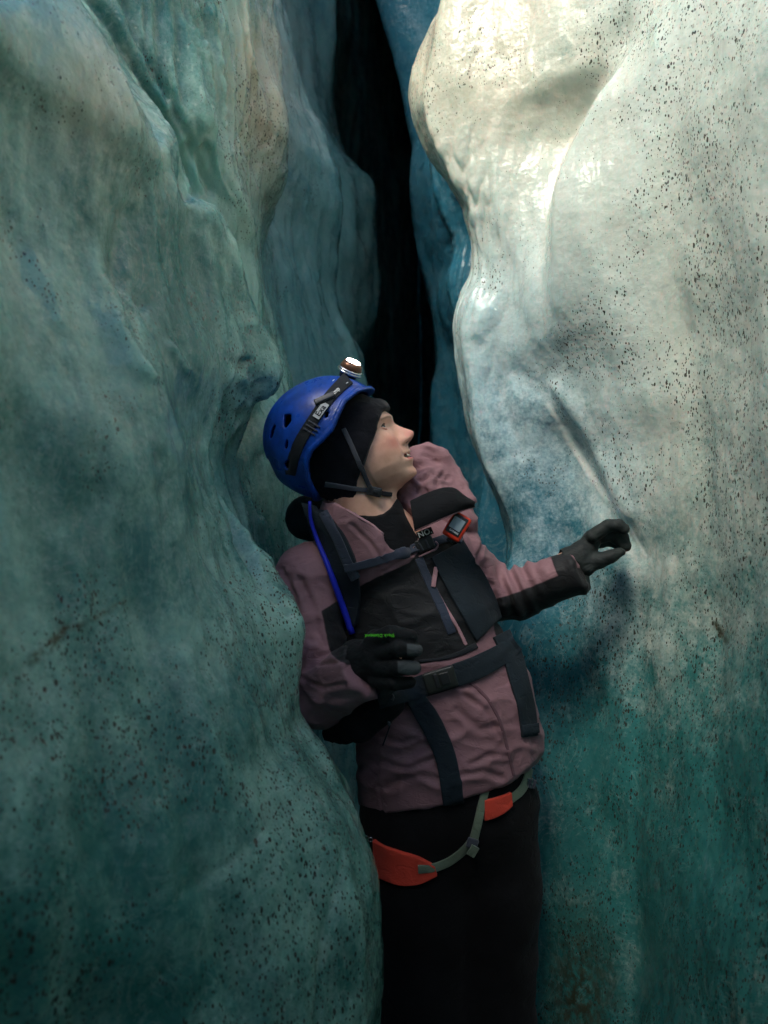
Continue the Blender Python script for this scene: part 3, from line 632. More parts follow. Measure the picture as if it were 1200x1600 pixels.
# ---- jacket
ax = axis([(-.30, .47, .0046)]); ay = axis([(1.20, 1.70, .0048)]); az = axis([(.82, 1.60, .0046)])
J_ = Field(ax, ay, az)
J_.chain([(612, 885, 1.53, 100), (655, 1000, 1.525, 112), (697, 1100, 1.52, 132), (704, 1195, 1.52, 138), (704, 1290, 1.52, 138)], .04, 1.32)
J_.chain([(585, 862, 1.52, 48), (486, 895, 1.50, 46)], .03); J_.chain([(630, 858, 1.52, 42), (712, 868, 1.54, 40)], .03)
J_.chain([(486, 895, 1.50, 47), (492, 1000, 1.46, 43)], .014); J_.chain([(492, 1000, 1.46, 43), (500, 1090, 1.42, 45)], .010); J_.chain([(500, 1090, 1.42, 44), (576, 1040, 1.315, 46)], .012)
J_.chain([(715, 870, 1.55, 40), (770, 930, 1.59, 40)], .016); J_.chain([(768, 932, 1.58, 42), (815, 928, 1.56, 38), (912, 892, 1.50, 33)], .010)
cl = (np.clip(J_.V, -1, 1)).copy()
# collar cone round the neck and the raised hood on the far side
C2 = Field(ax, ay, az); C2.cap((588, 850, 1.51), (572, 812, 1.50), 86, 76, 0); qx, qy = J_.px(), J_.py()
top = np.interp(qx, [440, 480, 505, 540, 578, 613, 660, 800], [766, 771, 780, 791, 815, 843, 880, 980]); C2.V = np.maximum(C2.V, (top - qy) * S_)
J_.smin(C2.V, .010)
J_.chain([(655, 722, 1.575, 22), (685, 735, 1.585, 26), (706, 772, 1.57, 26), (715, 815, 1.55, 30)], .010)
J_.chain([(640, 765, 1.555, 27), (672, 760, 1.555, 28), (700, 790, 1.54, 26)], .010); J_.chain([(650, 800, 1.54, 30), (660, 850, 1.53, 34)], .012)
J_.chain([(640, 704, 1.57, 6), (668, 697, 1.57, 7), (692, 708, 1.565, 7), (712, 738, 1.56, 7), (738, 782, 1.53, 6)], .006)
J_.V = np.maximum(J_.V, -((np.sqrt(((qx - 674) / 22) ** 2 + ((qy - 717 - .35 * (qx - 674)) / 9) ** 2 + ((J_.Y - 1.53) / .034) ** 2) - 1) * 9 * S_))   # mouth of the hood
# hollow for neck
for a_ in ((600, 800, 1.49), ): J_.cap((545, 740, 1.50), (604, 838, 1.492), 52, 55, cut=True)
J_.V = np.maximum(J_.V, -((np.sqrt(((qx - 622) / 24) ** 2 + ((qy - 826) / 34) ** 2 + ((J_.Y - 1.40) / .10) ** 2) - 1) * 24 * S_))
# hem, cuffs
hem = np.interp(qx, [500, 570, 600, 700, 760, 803, 835, 850, 900], [1250, 1262, 1273, 1259, 1240, 1219, 1190, 1165, 1120]); J_.V = np.maximum(J_.V, (qy - hem) * S_)
def plane_cut(Fd, a, b):      # keep the side of a where the arm is, cut square to a -> b at b
    A2, B2 = P(*a), P(*b); n_ = (B2 - A2) / np.linalg.norm(B2 - A2); dd = (Fd.X - B2[0]) * n_[0] + (Fd.Y - B2[1]) * n_[1] + (Fd.Z - B2[2]) * n_[2]
    near_ = (Fd.X - B2[0]) ** 2 + (Fd.Y - B2[1]) ** 2 + (Fd.Z - B2[2]) ** 2 < .10 ** 2
    Fd.V = np.where(near_, np.maximum(Fd.V, dd), Fd.V)
plane_cut(J_, (500, 1090, 1.42), (573, 1042, 1.32)); plane_cut(J_, (815, 932, 1.56), (908, 890, 1.503))
v, f = J_.mesh(); v = relax(v, f, 3); n = vnormals(v, f); jx, jy = scr(v)
q = v.copy(); w1 = fbm(q * np.array([5, 5, 9]) + 4, 3); w2 = 1 - np.abs(fbm(q * np.array([9, 6, 13]) + 9, 2)); w3 = 1 - np.abs(fbm(q * np.array([17, 13, 21]) + 31, 2))
dsp = .005 * w1 + .0050 * (w2 ** 6 - .2) + .0026 * (w3 ** 6 - .2)
# accordion folds where the raised sleeve bends, and diagonal drag folds on the near sleeve
al = (jx - 760) * .93 - (jy - 950) * .36
dsp += .0060 * np.sin(al * .30 + 2.2 * vnoise(v * 18)) * np.exp(-((jx - 800) / 38.) ** 2) * (jx > 748) * (jy < 960) * (jy > 870)
dsp += .0045 * np.sin(((jx - 470) * .35 + (jy - 1000)) * .115 + 2 * vnoise(v * 9)) * np.exp(-((jx - 478) / 40.) ** 2 - ((jy - 1030) / 90.) ** 2)
def groove(poly, wd, dep, ridge=0):
    s2 = seg_dist(jx, jy, poly); return (-dep * .8 * np.exp(-(s2 / wd) ** 2) + ridge * .6 * np.exp(-((s2 - wd * 1.8) / wd) ** 2)) * (n[:, 1] < .2)
dsp += groove([(470, 905), (490, 950), (497, 990), (505, 1010)], 4.5, .006, .004) + groove([(455, 900), (470, 960), (468, 1020)], 4, .004, .003)
dsp += groove([(715, 1110), (750, 1140), (775, 1138)], 6, .005, .003) + groove([(600, 1230), (650, 1210), (700, 1222)], 6, .005, .003) + groove([(720, 1212), (760, 1206), (785, 1216)], 5, .005, .003)
dsp += groove([(560, 1200), (640, 1175), (690, 1150)], 8, .005, .003) + groove([(730, 830), (742, 868), (755, 900)], 4, .004, .003) + groove([(590, 1180), (594, 1225), (598, 1272)], 2.2, .0025)
dsp += groove([(655, 752), (676, 738), (700, 748)], 3.5, .006, .005) + groove([(650, 770), (662, 752), (668, 738)], 3, .005, .004) + groove([(684, 772), (682, 752), (694, 738)], 3, .005, .004)
for pl_, w_, a_ in (([(445, 890), (462, 930), (470, 990), (466, 1040)], 3, .005), ([(480, 1010), (466, 1060), (462, 1110)], 3, .004), ([(500, 1040), (530, 1035), (556, 1020)], 3, .004), ([(475, 1060), (505, 1075), (540, 1068)], 3, .004),
    ([(600, 1190), (640, 1200), (690, 1180)], 4, .005), ([(725, 1085), (760, 1110), (778, 1150)], 4, .004), ([(805, 1075), (822, 1120), (830, 1160)], 4, .004), ([(600, 1150), (630, 1160), (655, 1150)], 4, .004),
    ([(735, 1195), (765, 1180), (790, 1180)], 4, .005), ([(745, 815), (752, 850), (742, 880)], 3, .005), ([(735, 880), (752, 905), (770, 915)], 3, .004), ([(548, 820), (580, 850), (600, 880)], 3.5, .004), ([(500, 850), (520, 870)], 3, .003), ([(600, 895), (640, 868), (655, 850)], 3, .003)):
    dsp += groove(pl_, w_, a_, a_ * .8)
dsp += groove([(660, 750), (680, 742), (697, 745)], 4, .002, .001) + groove([(668, 770), (660, 755), (652, 748)], 3, .003, .002) + groove([(490, 1120), (520, 1090), (560, 1085)], 6, .004, .003)
v = v + n * (dsp * np.clip((1.60 - v[:, 2]) / .05, .4, 1))[:, None]
jacket = mesh_obj('jacket', v, f, m_jacket, person)
chest = [(562, 914), (597, 899), (640, 880), (664, 848), (720, 846), (748, 890), (779, 966), (738, 1012), (699, 1031), (640, 1040), (540, 1040), (512, 1018), (500, 956), (524, 940), (545, 950)]
slv = [(760, 940), (805, 927), (873, 900), (857, 862), (883, 852), (901, 888), (945, 885), (945, 920), (860, 975), (775, 995)]
pn = np.maximum(poly_sd(jx, jy, chest), poly_sd(jx, jy, slv)); attr(jacket, 'panel', np.where(n[:, 1] < .35, pn, -5) / 2.2)
# ---- trousers, boots, undershirt
ax = axis([(-.14, .38, .007)]); ay = axis([(1.28, 1.74, .008)]); az = axis([(.0, 1.02, .008)])
T_ = Field(ax, ay, az); T_.chain([(700, 1150, 1.52, 118), (702, 1260, 1.52, 130)], .03, 1.25)
T_.chain([(642, 1270, 1.515, 78), (668, 1400, 1.49, 76), (664, 1600, 1.47, 72), (655, 1900, 1.53, 50)], .03, 1.0); T_.chain([(760, 1260, 1.52, 80), (766, 1400, 1.51, 76), (764, 1600, 1.50, 68), (775, 1900, 1.53, 50)], .02, 1.0)
v, f = T_.mesh(); v = relax(v, f, 2); n = vnormals(v, f); v = v + n * (.008 * (1 - np.abs(fbm(v * np.array([7, 7, 10]) + 3, 3))) - .004)[:, None]
trousers = mesh_obj('trousers', v, f, m_trous, person)
for bx_ in ((650, 1900, 640), (778, 1900, 792)):
    q = Field(axis([(-.05 + (bx_[0] - 650) * .00125, .20 + (bx_[0] - 650) * .00125, .007)]), axis([(1.25, 1.68, .007)]), axis([(0.0, .25, .007)]))
    q.cap((bx_[0], 1790, 1.55), (bx_[0], 1925, 1.55), 48, 46); q.cap((bx_[0], 1925, 1.56), (bx_[2], 2040, 1.38), 42, 38, .03); q.V = np.maximum(q.V, .012 - q.Z); v, f = q.mesh(); mesh_obj('boot', relax(v, f), f, m_plast, person)
q = Field(axis([(-.13, .12, .0035)]), axis([(1.36, 1.66, .004)]), axis([(1.30, 1.49, .0035)])); q.cap((588, 812, 1.505), (604, 870, 1.51), 47, 62, .01)
ux, uy = q.px(), q.py(); q.V = np.maximum(q.V, (np.interp(ux, [500, 580, 588, 600, 612, 620, 640], [800, 806, 806, 803, 792, 775, 765]) - uy) * S_)
v, f = q.mesh(); v = relax(v, f); n = vnormals(v, f); mesh_obj('undershirt', v + n * (.002 * fbm(v * 30, 3))[:, None], f, m_blackc, person)
# ---- gloves
ax = axis([(-.07, .09, .0019)]); ay = axis([(1.20, 1.42, .0022)]); az = axis([(1.08, 1.30, .0019)])
q = Field(ax, ay, az)
q.chain([(562, 1035, 1.335, 38), (590, 1030, 1.30, 30)], .012, 1.2); q.cap((590, 1003, 1.30), (592, 1058, 1.31), 20, 18, .014, 1.1)
q.chain([(586, 1000, 1.295, 15), (612, 991, 1.27, 14), (640, 996, 1.28, 13)], .006); q.chain([(590, 1022, 1.285, 13), (620, 1014, 1.258, 12.5), (650, 1016, 1.275, 11)], .004)
q.chain([(590, 1044, 1.285, 13.5), (620, 1043, 1.258, 13), (647, 1044, 1.275, 11.5)], .004); q.chain([(588, 1062, 1.29, 12), (615, 1068, 1.268, 11.5), (640, 1066, 1.282, 10)], .004)
q.chain([(585, 1010, 1.34, 13), (612, 1018, 1.345, 12), (640, 1022, 1.335, 11)], .005)
v, f = q.mesh(); v = relax(v, f, 1); n = vnormals(v, f); gx, gy = scr(v)
v = v + n * (.0013 * fbm(v * 55 + 2, 3) - .0012 * np.exp(-((gx - 612) / 2.5) ** 2))[:, None]
gl = mesh_obj('glove', v, f, m_glove, person); gl['label'] = 'black glove with grey fingertips and green lettering'
attr(gl, 'panel', np.maximum(poly_sd(gx, gy, [(636, 1005), (661, 1008), (661, 1026), (636, 1024)]), poly_sd(gx, gy, [(621, 1032), (658, 1032), (658, 1056), (622, 1052)])) / 2)
Tg = bvh([gl]); h = hit(Tg, 596, 991)
Mt = frame_at(593, 993, h[0].y - .0062, 181.5, h[1] * .35 + Vector((0, -.65, 0)))
lettering('lettering', 'Black Diamond', Mt, .0078, m_green_print, gl, .95)
bm = bmesh.new(); hx, hy = 616.5, 993
Md = frame_at(hx, hy, h[0].y - .0075, 0); dl = .0046
vs = [bm.verts.new(Md @ Vector(p_)) for p_ in ((dl, 0, 0), (0, dl, 0), (-dl, 0, 0), (0, -dl, 0), (dl * .45, 0, 0), (0, dl * .45, 0), (-dl * .45, 0, 0), (0, -dl * .45, 0))]
for i in range(3): bm.faces.new((vs[i], vs[i + 1], vs[5 + i], vs[4 + i]))
me = bpy.data.meshes.new('emblem'); bm.to_mesh(me); bm.free(); me.materials.append(m_green_print); link(bpy.data.objects.new('emblem', me), gl)
ax = axis([(.345, .50, .0019)]); ay = axis([(1.42, 1.60, .0022)]); az = axis([(1.31, 1.46, .0019)])
q = Field(ax, ay, az)
q.chain([(888, 876, 1.515, 21), (908, 868, 1.515, 20)], .006, 1.0); q.cap((908, 868, 1.515), (926, 842, 1.515), 20, 15, .008, 1.15)
q.cap((908, 868, 1.515), (918, 888, 1.50), 20, 12, .012)
q.chain([(926, 838, 1.50, 11), (950, 821, 1.495, 9.5), (966, 821, 1.492, 10), (975, 827, 1.490, 9)], .003)
q.chain([(930, 840, 1.515, 11), (955, 832, 1.515, 13), (970, 842, 1.515, 13), (976, 853, 1.510, 10)], .003)
q.chain([(930, 840, 1.535, 11), (958, 838, 1.54, 10), (972, 848, 1.535, 9.5), (972, 855, 1.525, 7)], .003)
q.chain([(928, 843, 1.555, 10), (955, 838, 1.56, 9), (968, 846, 1.555, 8)], .003)
q.chain([(928, 850, 1.53, 9), (952, 845, 1.53, 8), (972, 854, 1.52, 8)], .004)
q.chain([(912, 882, 1.505, 14), (935, 876, 1.495, 12), (955, 869, 1.49, 10), (970, 862, 1.488, 7)], .006)
v, f = q.mesh(); v = relax(v, f, 1); n = vnormals(v, f); v = v + n * (.0014 * fbm(v * 60 + 2, 3))[:, None]
gr_ = mesh_obj('glove', v, f, m_glove2, person); attr(gr_, 'panel', np.full(len(v), .0) + fbm(v * 40, 2) * .6); gr_['label'] = 'plain black glove with finger and thumb nearly touching'
# jacket trims
TJ = bvh([jacket, trousers]); 
def collar_flap():
    top_ = [(642, 785, 1.43), (664, 774, 1.425), (690, 764, 1.425), (710, 763, 1.43), (721, 775, 1.43), (741, 787, 1.43)]
    bot_ = [(648, 828, 1.40), (668, 819, 1.395), (690, 809, 1.395), (708, 801, 1.40), (724, 794, 1.41), (741, 789, 1.43)]
    a, b = smooth_poly(top_, 26), smooth_poly(bot_, 26); G_ = []
    for k in np.linspace(0, 1, 10):
        r = a * (1 - k) + b * k; G_.append([P(x, y, z_ - .012 * math.sin(math.pi * k)) for x, y, z_ in r])
    W = np.array(G_).transpose(1, 0, 2); N = np.cross(np.gradient(W, axis=0), np.gradient(W, axis=1)); N /= np.linalg.norm(N, axis=-1, keepdims=True) + 1e-9
    N = np.where((N[..., 1] > 0)[..., None], -N, N)
    slab('collar_flap', W, N, .004, m_blackc, person); tube('piping', [W[i, -1] + N[i, -1] * .002 + np.array([0, 0, -.0015]) for i in range(26)], .0016, m_purple, person, 8)
collar_flap()
strap('zip', TJ, [(668, 893, 4), (678, 915, 4), (696, 950, 4.5), (715, 980, 5), (728, 1008, 5)], m_pink, person, .0025, m=3)
strap('zip', TJ, [(735, 1066, 5), (760, 1088, 5), (780, 1122, 5), (792, 1165, 5), (803, 1212, 5)], cloth('zip_tape', (.12, .055, .072), None, .6, 1100), person, .002, m=3)
strap('zip_puller', TJ, [(680, 886, 6), (676, 918, 7)], m_pink, person, .004, m=3, off=.004)
strap('collar_edge', TJ, [(512, 783, 2.5), (540, 796, 2.5), (578, 819, 2.5), (614, 846, 3)], m_pink, person, .0025, m=3)
# ------------------------------------------------------------------ helmet
helm = empty('helmet', tuple(P(513, 684, YB)), 'blue climbing helmet with small side vents and grey chin strap over a black beanie', 'helmet')
ax = axis([(-.235, .0, .0021)]); ay = axis([(1.37, 1.64, .0026)]); az = axis([(1.46, 1.73, .0021)])
q = Field(ax, ay, az); HC = P(513, 684, YB); dx, dy, dz = q.X - HC[0], q.Y - HC[1], q.Z - HC[2]
hf_ = (dx * fw[0] + dy * fw[1] + dz * fw[2]) / S_; hu_ = (dx * up[0] + dy * up[1] + dz * up[2]) / S_; hs_ = (dx * sd_[0] + dy * sd_[1] + dz * sd_[2]) / S_
def ell(a, b, c, p_=2.15): return ((np.abs(hf_ / a) ** p_ + np.abs(hu_ / b) ** p_ + np.abs(hs_ / c) ** p_) ** (1 / p_) - 1)
# flat moulded ridge along the crown and a step along the side
q.V = (ell(99, 92, 84) * 88).astype(np.float32)
q.V = q.V - 2.2 * np.exp(-((np.abs(hs_) - 30) / 9) ** 2) * (hu_ > 10) - 2.0 * np.exp(-((hu_ + 2 - .25 * hf_) / 16) ** 2)
inner = ell(91, 84, 76) * 82; q.V = np.maximum(q.V, -inner)
qx, qy = 600 + (HC[0] + (fw[0] * hf_ + up[0] * hu_) * S_) / YB * F, 800 - (HC[2] - CZ + (fw[2] * hf_ + up[2] * hu_) * S_) / YB * F      # the helmet's own side view
keep = [(300, 500), (575, 500), (592, 596), (584, 611), (568, 619), (554, 634), (544, 660), (538, 676), (522, 693), (507, 706), (500, 722), (499, 745), (503, 768), (492, 800), (300, 800)]
cutd = -poly_sd(qx, qy, keep); h_ = np.clip(.5 + .5 * (q.V - cutd) / 3, 0, 1); q.V = q.V * h_ + cutd * (1 - h_) + 3 * h_ * (1 - h_)
lip_ = np.maximum(np.abs(ell(100.5, 93.5, 85.5) * 88) - 3.0, np.abs(cutd + 3) - 3.2); q.V = np.minimum(q.V, lip_)
for vent in ([(462, 652), (473, 651), (474, 661), (466, 671), (462, 669)], [(445, 664), (447, 668), (441, 684), (436, 686), (438, 675)], [(462, 723), (470, 717), (473, 722), (466, 731), (462, 729)], [(524, 649), (530, 648), (530, 656), (525, 658)], [(466, 690), (470, 688), (468, 700), (463, 703)]):
    q.V = np.maximum(q.V, np.where(np.abs(hs_) > 20, poly_sd(qx, qy, vent), -9))
q.V = (q.V * S_).astype(np.float32); v, f = q.mesh(); v = relax(v, f, 1, .5); shell = mesh_obj('shell', v, f, m_bluep, helm)
Ht = bvh([shell]); Hb = bvh([shell, hat, person])
strap('chin_strap', Hb, [(537, 670, 7), (549, 695, 7), (563, 728, 7), (572, 748, 7), (579, 764, 8)], m_grey, helm, .0025, off=.002, m=4)
strap('chin_strap', Hb, [(508, 756, 7), (530, 759, 7), (555, 764, 7), (574, 766, 8)], m_grey, helm, .0025, off=.002, m=4)
strap('chin_strap', Hb, [(588, 768, 9), (600, 772, 8), (612, 773, 7)], m_webd, helm, .003, off=.004, m=4)
h = hit(Hb, 583, 766); yb = h[0].y - .011
bk = rbox('buckle', frame_at(585, 768, yb, -12), .028, .018, .009, m_plast, helm, .003); rbox('buckle_clip', frame_at(588, 768, yb - .005, -15), .011, .008, .004, m_silver if 0 else m_plast, bk, .0015)
rbox('buckle_slot', frame_at(577, 763, yb - .004, -30), .006, .012, .004, m_plast, bk, .001)
h = hit(Ht, 505, 626); Mc = frame_at(507, 622, h[0].y - .004, 28, h[1]); rbox('lamp_clip', Mc, .040, .011, .007, plastic('grey_rubber', (.075, .075, .09), .5), helm, .003)
adopt(helm)
# ------------------------------------------------------------------ headlamp
lamp = empty('headlamp', tuple(P(547, 585, YB)), 'small lit headlamp with a silver ring strapped to the top of the blue helmet', 'headlamp')
band = strap('band', Ht, [(545, 592, 20), (528, 607, 19), (511, 626, 18), (497, 646, 18), (482, 668, 17), (469, 690, 18), (459, 715, 17), (454, 742, 16)], m_webd, lamp, .0022, off=.0012, m=7)
Tb = bvh([shell, band])
def onb(px, py, ang, lift=.0030):
    h = hit(Tb, px, py)
    for r_ in range(1, 12):
        if h: break
        h = hit(Tb, px - r_ * .3, py + r_)
    nrm = h[1]; k = frame_at(px, py, h[0].y, ang, nrm); k.translation += nrm * lift; return k
Ml = onb(502, 642, 57, .0026); 
bm = bmesh.new(); lw, lh = .0165, .0068
outl = [(-lw, -lh), (lw * .98, -lh), (lw * .98, lh * .2), (lw * .55, lh), (-lw, lh)]
vt = [bm.verts.new(Ml @ Vector((x, y, .0006))) for x, y in outl]; vb = [bm.verts.new(Ml @ Vector((x, y, -.001))) for x, y in outl]
bm.faces.new(vt); bm.faces.new(vb[::-1])
for i in range(5): bm.faces.new((vb[i], vb[(i + 1) % 5], vt[(i + 1) % 5], vt[i]))
me = bpy.data.meshes.new('logo_patch'); bm.to_mesh(me); bm.free(); me.materials.append(plastic('pale_print', (.55, .57, .60), .6)); lp = link(bpy.data.objects.new('logo_patch', me), band)
lettering('lettering', 'Exa', onb(502, 642, 57, .0036) @ Matrix.Translation((-.001, -.0003, 0)), .0150, m_webd, band)
lettering('lettering', 'mp', onb(525, 612, 57, .0030), .0125, m_white, band)
for (x, y) in ((521, 596), (542, 600)): rbox('stitching', onb(x, y, 57, .0028), .006, .0013, .0006, m_white, band, .0002)
for k in range(3):
    strap('band_adjuster', Tb, [(474 + k * 4, 669 - k * 6, 2.5), (492 + k * 4, 680 - k * 6, 2.5)], m_grey, band, .0012, off=.0006, m=3, n=6)
ld = Vector((.40, -.34, .86)).normalized(); lc = Vector(P(546, 581, 1.485)); zx = ld; xx = Vector((1, 0, -.45)); xx = (xx - zx * xx.dot(zx)).normalized()
ML = Matrix((xx, zx.cross(xx), zx)).transposed().to_4x4(); ML.translation = lc
def lathe(name, prof_, M_, mat, parent, seg=40, sy=1.0):
    v, f = [], []
    for r, z in prof_:
        for k in range(seg): v.append(M_ @ Vector((1.12 * r * math.cos(2*math.pi*k/seg), 1.12 * r * sy * math.sin(2*math.pi*k/seg), 1.12 * z)))
    for i in range(len(prof_) - 1):
        for k in range(seg): f.append((i*seg+k, i*seg+(k+1) % seg, (i+1)*seg+(k+1) % seg, (i+1)*seg+k))
    return mesh_obj(name, v, f, mat, parent)
lathe('mount', [(.0005, -.012), (.014, -.012), (.016, -.004), (.0155, .001), (.0005, .001)], ML, m_plast, lamp)
lathe('ring', [(.0165, -.003), (.0212, -.002), (.0222, .0), (.0212, .0012), (.0204, .0018), (.0216, .0026), (.0216, .0046), (.0195, .0058), (.017, .0058)], ML, m_silver, lamp)
hs2 = lathe('housing', [(.0195, .004), (.0192, .009), (.0172, .0145), (.0135, .0185), (.0130, .0172), (.0005, .0168)], ML, plastic('bronze_housing', (.16, .075, .045), .28, .6), lamp)
lathe('lens', [(.0128, .0174), (.0120, .0196), (.008, .0212), (.0004, .0216)], ML, plastic('lit_lens', (.9, .9, .9), .2, emit=(1, .86, .72), es=30), lamp)
adopt(lamp)
pl = bpy.data.lights.new('headlamp_beam', 'SPOT'); pl.energy = 1.1; pl.spot_size = R(120); pl.spot_blend = .8; pl.color = (1, .88, .76); pl.shadow_soft_size = .008
po = bpy.data.objects.new('headlamp_beam', pl); link(po); po.location = lc + ld * .026; po.rotation_euler = ld.to_track_quat('-Z', 'Y').to_euler()
# ------------------------------------------------------------------ backpack
pack = empty('backpack', tuple(P(640, 1080, 1.66)), 'dark backpack worn by the climber, navy chest strap and wide hip belt fastened in front', 'backpack')
ax = axis([(-.22, .22, .007)]); ay = axis([(1.50, 1.96, .008)]); az = axis([(.80, 1.56, .007)])
q = Field(ax, ay, az); q.chain([(560, 850, 1.70, 78), (620, 960, 1.73, 92), (665, 1090, 1.72, 90)], .03, .95); q.cap((480, 812, 1.60), (560, 830, 1.66), 36, 50, .02); v, f = q.mesh()
v = relax(v, f, 2); n = vnormals(v, f); v = v + n * (.006 * fbm(v * 8, 3))[:, None]; mesh_obj('bag', v, f, m_pack, pack)
TP = bvh([jacket])
ss = patch('shoulder_strap', TP, [(470, 786), (488, 830), (505, 880), (528, 935), (549, 985)], [(512, 800), (540, 835), (560, 880), (564, 930), (560, 975)], m_pack, pack, .011, 34, 12, 0)
patch('shoulder_strap', TP, [(672, 872), (690, 910), (715, 955), (742, 1002)], [(722, 845), (748, 885), (768, 925), (778, 966)], m_pack, pack, .009, 26, 12, 0)
TS = bvh([jacket] + [c for c in pack.children if c.name.startswith('shoulder')])
strap('webbing', TS, [(654, 872, 13), (668, 905, 13), (690, 950, 14), (706, 990, 14)], m_web, pack, .003)
strap('webbing', TS, [(505, 800, 14), (528, 842, 14), (543, 880, 15), (556, 905, 15)], m_web, pack, .003)
cs_ = strap('chest_strap', TS, [(538, 888, 12), (562, 884, 12), (600, 873, 13), (634, 863, 13), (655, 856, 13)], m_web, pack, .003, off=.003, sm=3)
strap('chest_strap', TS, [(676, 848, 12), (700, 840, 12), (722, 845, 11)], m_web, pack, .003, off=.002)
h = hit(TS, 664, 850); yb = h[0].y - .010
cb = rbox('chest_buckle', frame_at(664, 850, yb, 22), .034, .024, .009, m_plast, pack, .003)
for dx_, dy_ in ((-6, 4), (4, 0)): rbox('buckle_bar', frame_at(664 + dx_, 850 + dy_, yb - .006, -62), .017, .0035, .003, m_grey, cb, .001)
tube('cord', [P(x, y, yb - .004) for x, y in smooth_poly([(655, 870), (668, 864), (682, 858), (686, 850), (680, 846)], 16)], .0018, m_pink, pack, 6)
lb = rbox('label_patch', frame_at(664, 833, yb - .006, 22), .030, .014, .0015, m_blackc, pack, .0005)
lettering('lettering', 'NO.', frame_at(664, 833, yb - .0075, 22), .0145, m_white, lb)
# hydration hose clipped to the strap
pts = [];
for x, y in smooth_poly([(484, 783), (484, 812), (496, 845), (513, 885), (529, 930), (540, 960), (550, 990)], 26):
    h = hit(TS, x, y); pts.append((x, y, (h[0].y if h else 1.44) - .006))
pa = np.array(pts); pa[:, 2] = gsm(pa[:, 2], 3, 0); tube('drinking_hose', [P(*p_) for p_ in pa], np.interp(np.linspace(0, 1, 26), [0, .25, .6, 1], [.0028, .004, .0058, .0062]), m_hose, pack, 12)
# hip belt
q = Field(axis([(-.16, .10, .005)]), axis([(1.28, 1.60, .006)]), axis([(1.02, 1.16, .005)])); q.chain([(527, 1143, 1.45, 24), (560, 1128, 1.40, 30), (610, 1098, 1.375, 24)], .012, 1.5); v, f = q.mesh(); v = relax(v, f, 2); n = vnormals(v, f)
bp_ = mesh_obj('hip_pad', v + n * (.004 * fbm(v * 14, 3))[:, None], f, m_blackc, pack)
TH = bvh([jacket, bp_])
strap('hip_belt', TH, [(590, 1092, 30), (640, 1078, 34), (690, 1062, 36), (740, 1045, 36), (785, 1022, 32), (806, 1006, 24)], m_pack, pack, .006, off=.002, m=8, sm=2.5)
strap('belt_tail', TH, [(782, 990, 30), (797, 1020, 30), (808, 1060, 28), (820, 1105, 25), (826, 1150, 25)], m_pack, pack, .004, off=.003, m=7, sm=2)
strap('belt_tail', TH, [(628, 1076, 26), (652, 1095, 32), (675, 1130, 34), (695, 1175, 32), (703, 1215, 32), (708, 1255, 34)], m_pack, pack, .004, off=.004, m=7, sm=2.5)
strap('belt_tail', TH, [(655, 1033, 5), (690, 1030, 5), (722, 1020, 8), (745, 1008, 10)], m_webd, pack, .003, m=3)
strap('strap_keeper', TH, [(812, 1141, 14), (838, 1137, 14)], m_pack, pack, .006, off=.004, m=4, n=6)
h = hit(TH, 694, 1060); yb = h[0].y - .014
hb = rbox('hip_buckle', frame_at(688, 1062, yb, 17), .058, .038, .012, plastic('buckle_plastic', (.022, .026, .024), .32), pack, .004)
rbox('buckle_prong', frame_at(682, 1064, yb - .008, 17), .008, .026, .005, m_plast, hb, .002); rbox('buckle_plate', frame_at(695, 1060, yb - .008, 17), .017, .022, .004, m_plast, hb, .002)
for (x, y, L_) in ((612, 1085, .03), (606, 1128, .018)): tube('pull_cord', [P(x + 3 * math.sin(k), y + k * L_ * 100, 1.345) for k in np.linspace(0, 3, 8)], .0018, m_grey, pack, 6)
h = hit(TH, 640, 1125); tube('pull_cord', [P(x, y, h[0].y - .004) for x, y in smooth_poly([(612, 1090), (618, 1110), (612, 1125), (604, 1150), (598, 1165)], 14)], .0013, m_webd, pack, 6)
adopt(pack)
# ------------------------------------------------------------------ satellite communicator on the strap
com = empty('satellite_communicator', tuple(P(714, 824, 1.42)), 'small bright red handheld communicator with a grey screen clipped to the shoulder strap', 'communicator')
Mc = frame_at(714, 823, 1.425, -32, (-.15, -1, .12))
rbox('case', Mc, .036, .050, .016, m_redp, com, .006)
face_ = rbox('face', Mc @ Matrix.Translation((-.0008, .002, .0078)), .028, .038, .002, m_plast, com, .0009)
rbox('screen', Mc @ Matrix.Translation((-.0015, .004, .0092)), .0225, .0225, .001, m_screen, com, .0003)
lettering('lettering', 'GARMIN', Mc @ Matrix.Translation((.001, -.0115, .0092)) @ Matrix.Rotation(R(0), 4, 'Z'), .0048, m_white, com, 1)
rbox('clip', Mc @ Matrix.Translation((.002, -.025, -.006)), .014, .012, .010, m_plast, com, .002)
rbox('button', Mc @ Matrix.Translation((.0185, .006, 0)), .003, .010, .006, m_plast, com, .001)
adopt(com)
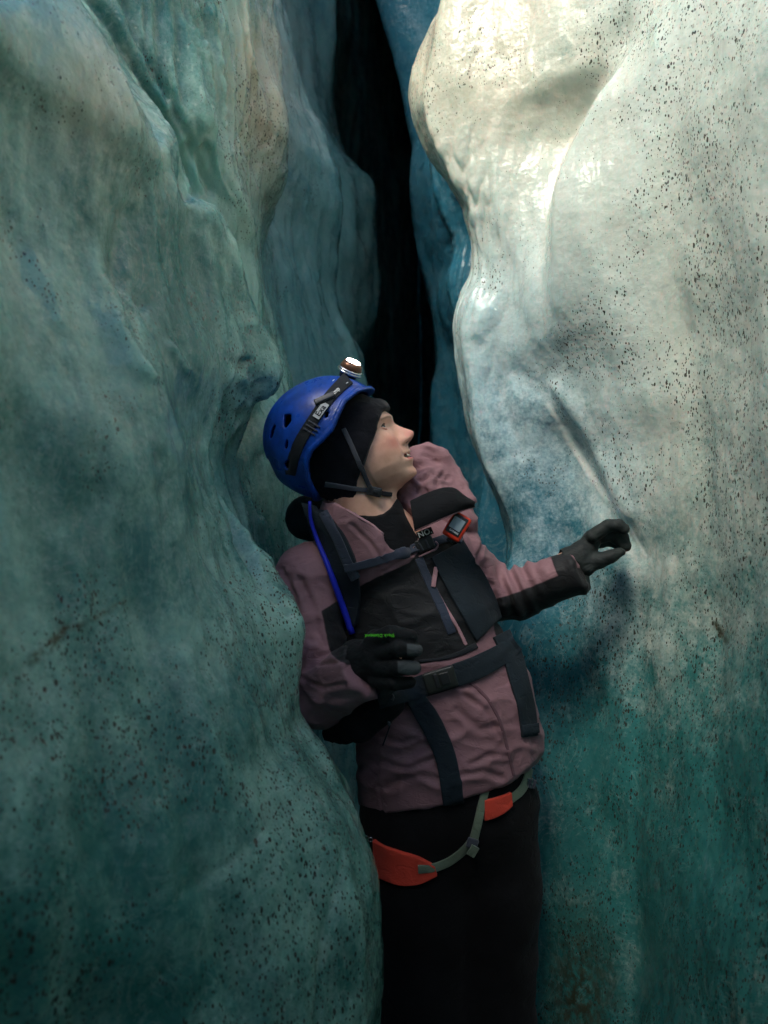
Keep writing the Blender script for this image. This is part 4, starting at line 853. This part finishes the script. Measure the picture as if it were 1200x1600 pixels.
# ------------------------------------------------------------------ climbing harness
har = empty('climbing_harness', tuple(P(690, 1300, 1.45)), 'climbing harness with red leg loops and olive webbing over the black trousers', 'harness')
TT = bvh([trousers]); 
lp1 = patch('leg_loop', TT, [(585, 1311), (605, 1322), (630, 1330), (655, 1337), (680, 1351)], [(588, 1366), (605, 1376), (630, 1383), (655, 1381), (683, 1366)], m_red, har, .008, 26, 12)
patch('leg_loop', TT, [(756, 1249), (772, 1246), (790, 1240), (797, 1237)], [(756, 1281), (770, 1277), (786, 1270), (799, 1258)], m_red, har, .007, 16, 8)
TL = bvh([trousers, lp1])
strap('webbing', TL, [(653, 1358, 13), (680, 1356, 13), (705, 1345, 13), (728, 1326, 13), (738, 1312, 13)], m_green, har, .003, m=4, sm=2.2)
strap('webbing', TL, [(738, 1318, 13), (745, 1290, 13), (751, 1262, 12), (758, 1232, 12)], m_green, har, .003, off=.002, m=4, sm=2)
strap('webbing', TL, [(795, 1250, 13), (812, 1238, 13), (822, 1222, 12), (826, 1200, 11)], m_green, har, .003, m=4)
def hyy(T, x, y, dflt=1.42):
    h = hit(T, x, y); return h[0].y if h else dflt
bky = hyy(TL, 738, 1320); kb = rbox('webbing_buckle', frame_at(738, 1318, bky - .008, 70), .018, .020, .006, m_grey, har, .002); rbox('webbing_tail', frame_at(739, 1330, bky - .012, 60), .020, .015, .003, m_green, kb, .001)
b2 = hyy(TL, 828, 1224, 1.46); k2 = rbox('webbing_buckle', frame_at(828, 1224, b2 - .010, -12), .022, .017, .006, m_grey, har, .002)
for dx_ in (-4, 3): rbox('buckle_bar', frame_at(828 + dx_, 1224, b2 - .015, 78), .019, .003, .003, m_silver, k2, .001)
for k, (x, y) in enumerate(((566, 1303), (572, 1309), (579, 1312))):
    tt = tube('metal_ring', [P(x + 4 * math.cos(a_), y + 3.2 * math.sin(a_), 1.44 - .003 * k + .003 * math.sin(a_)) for a_ in np.linspace(0, 2 * math.pi, 16)], .0011, m_silver, har, 6)
adopt(har)
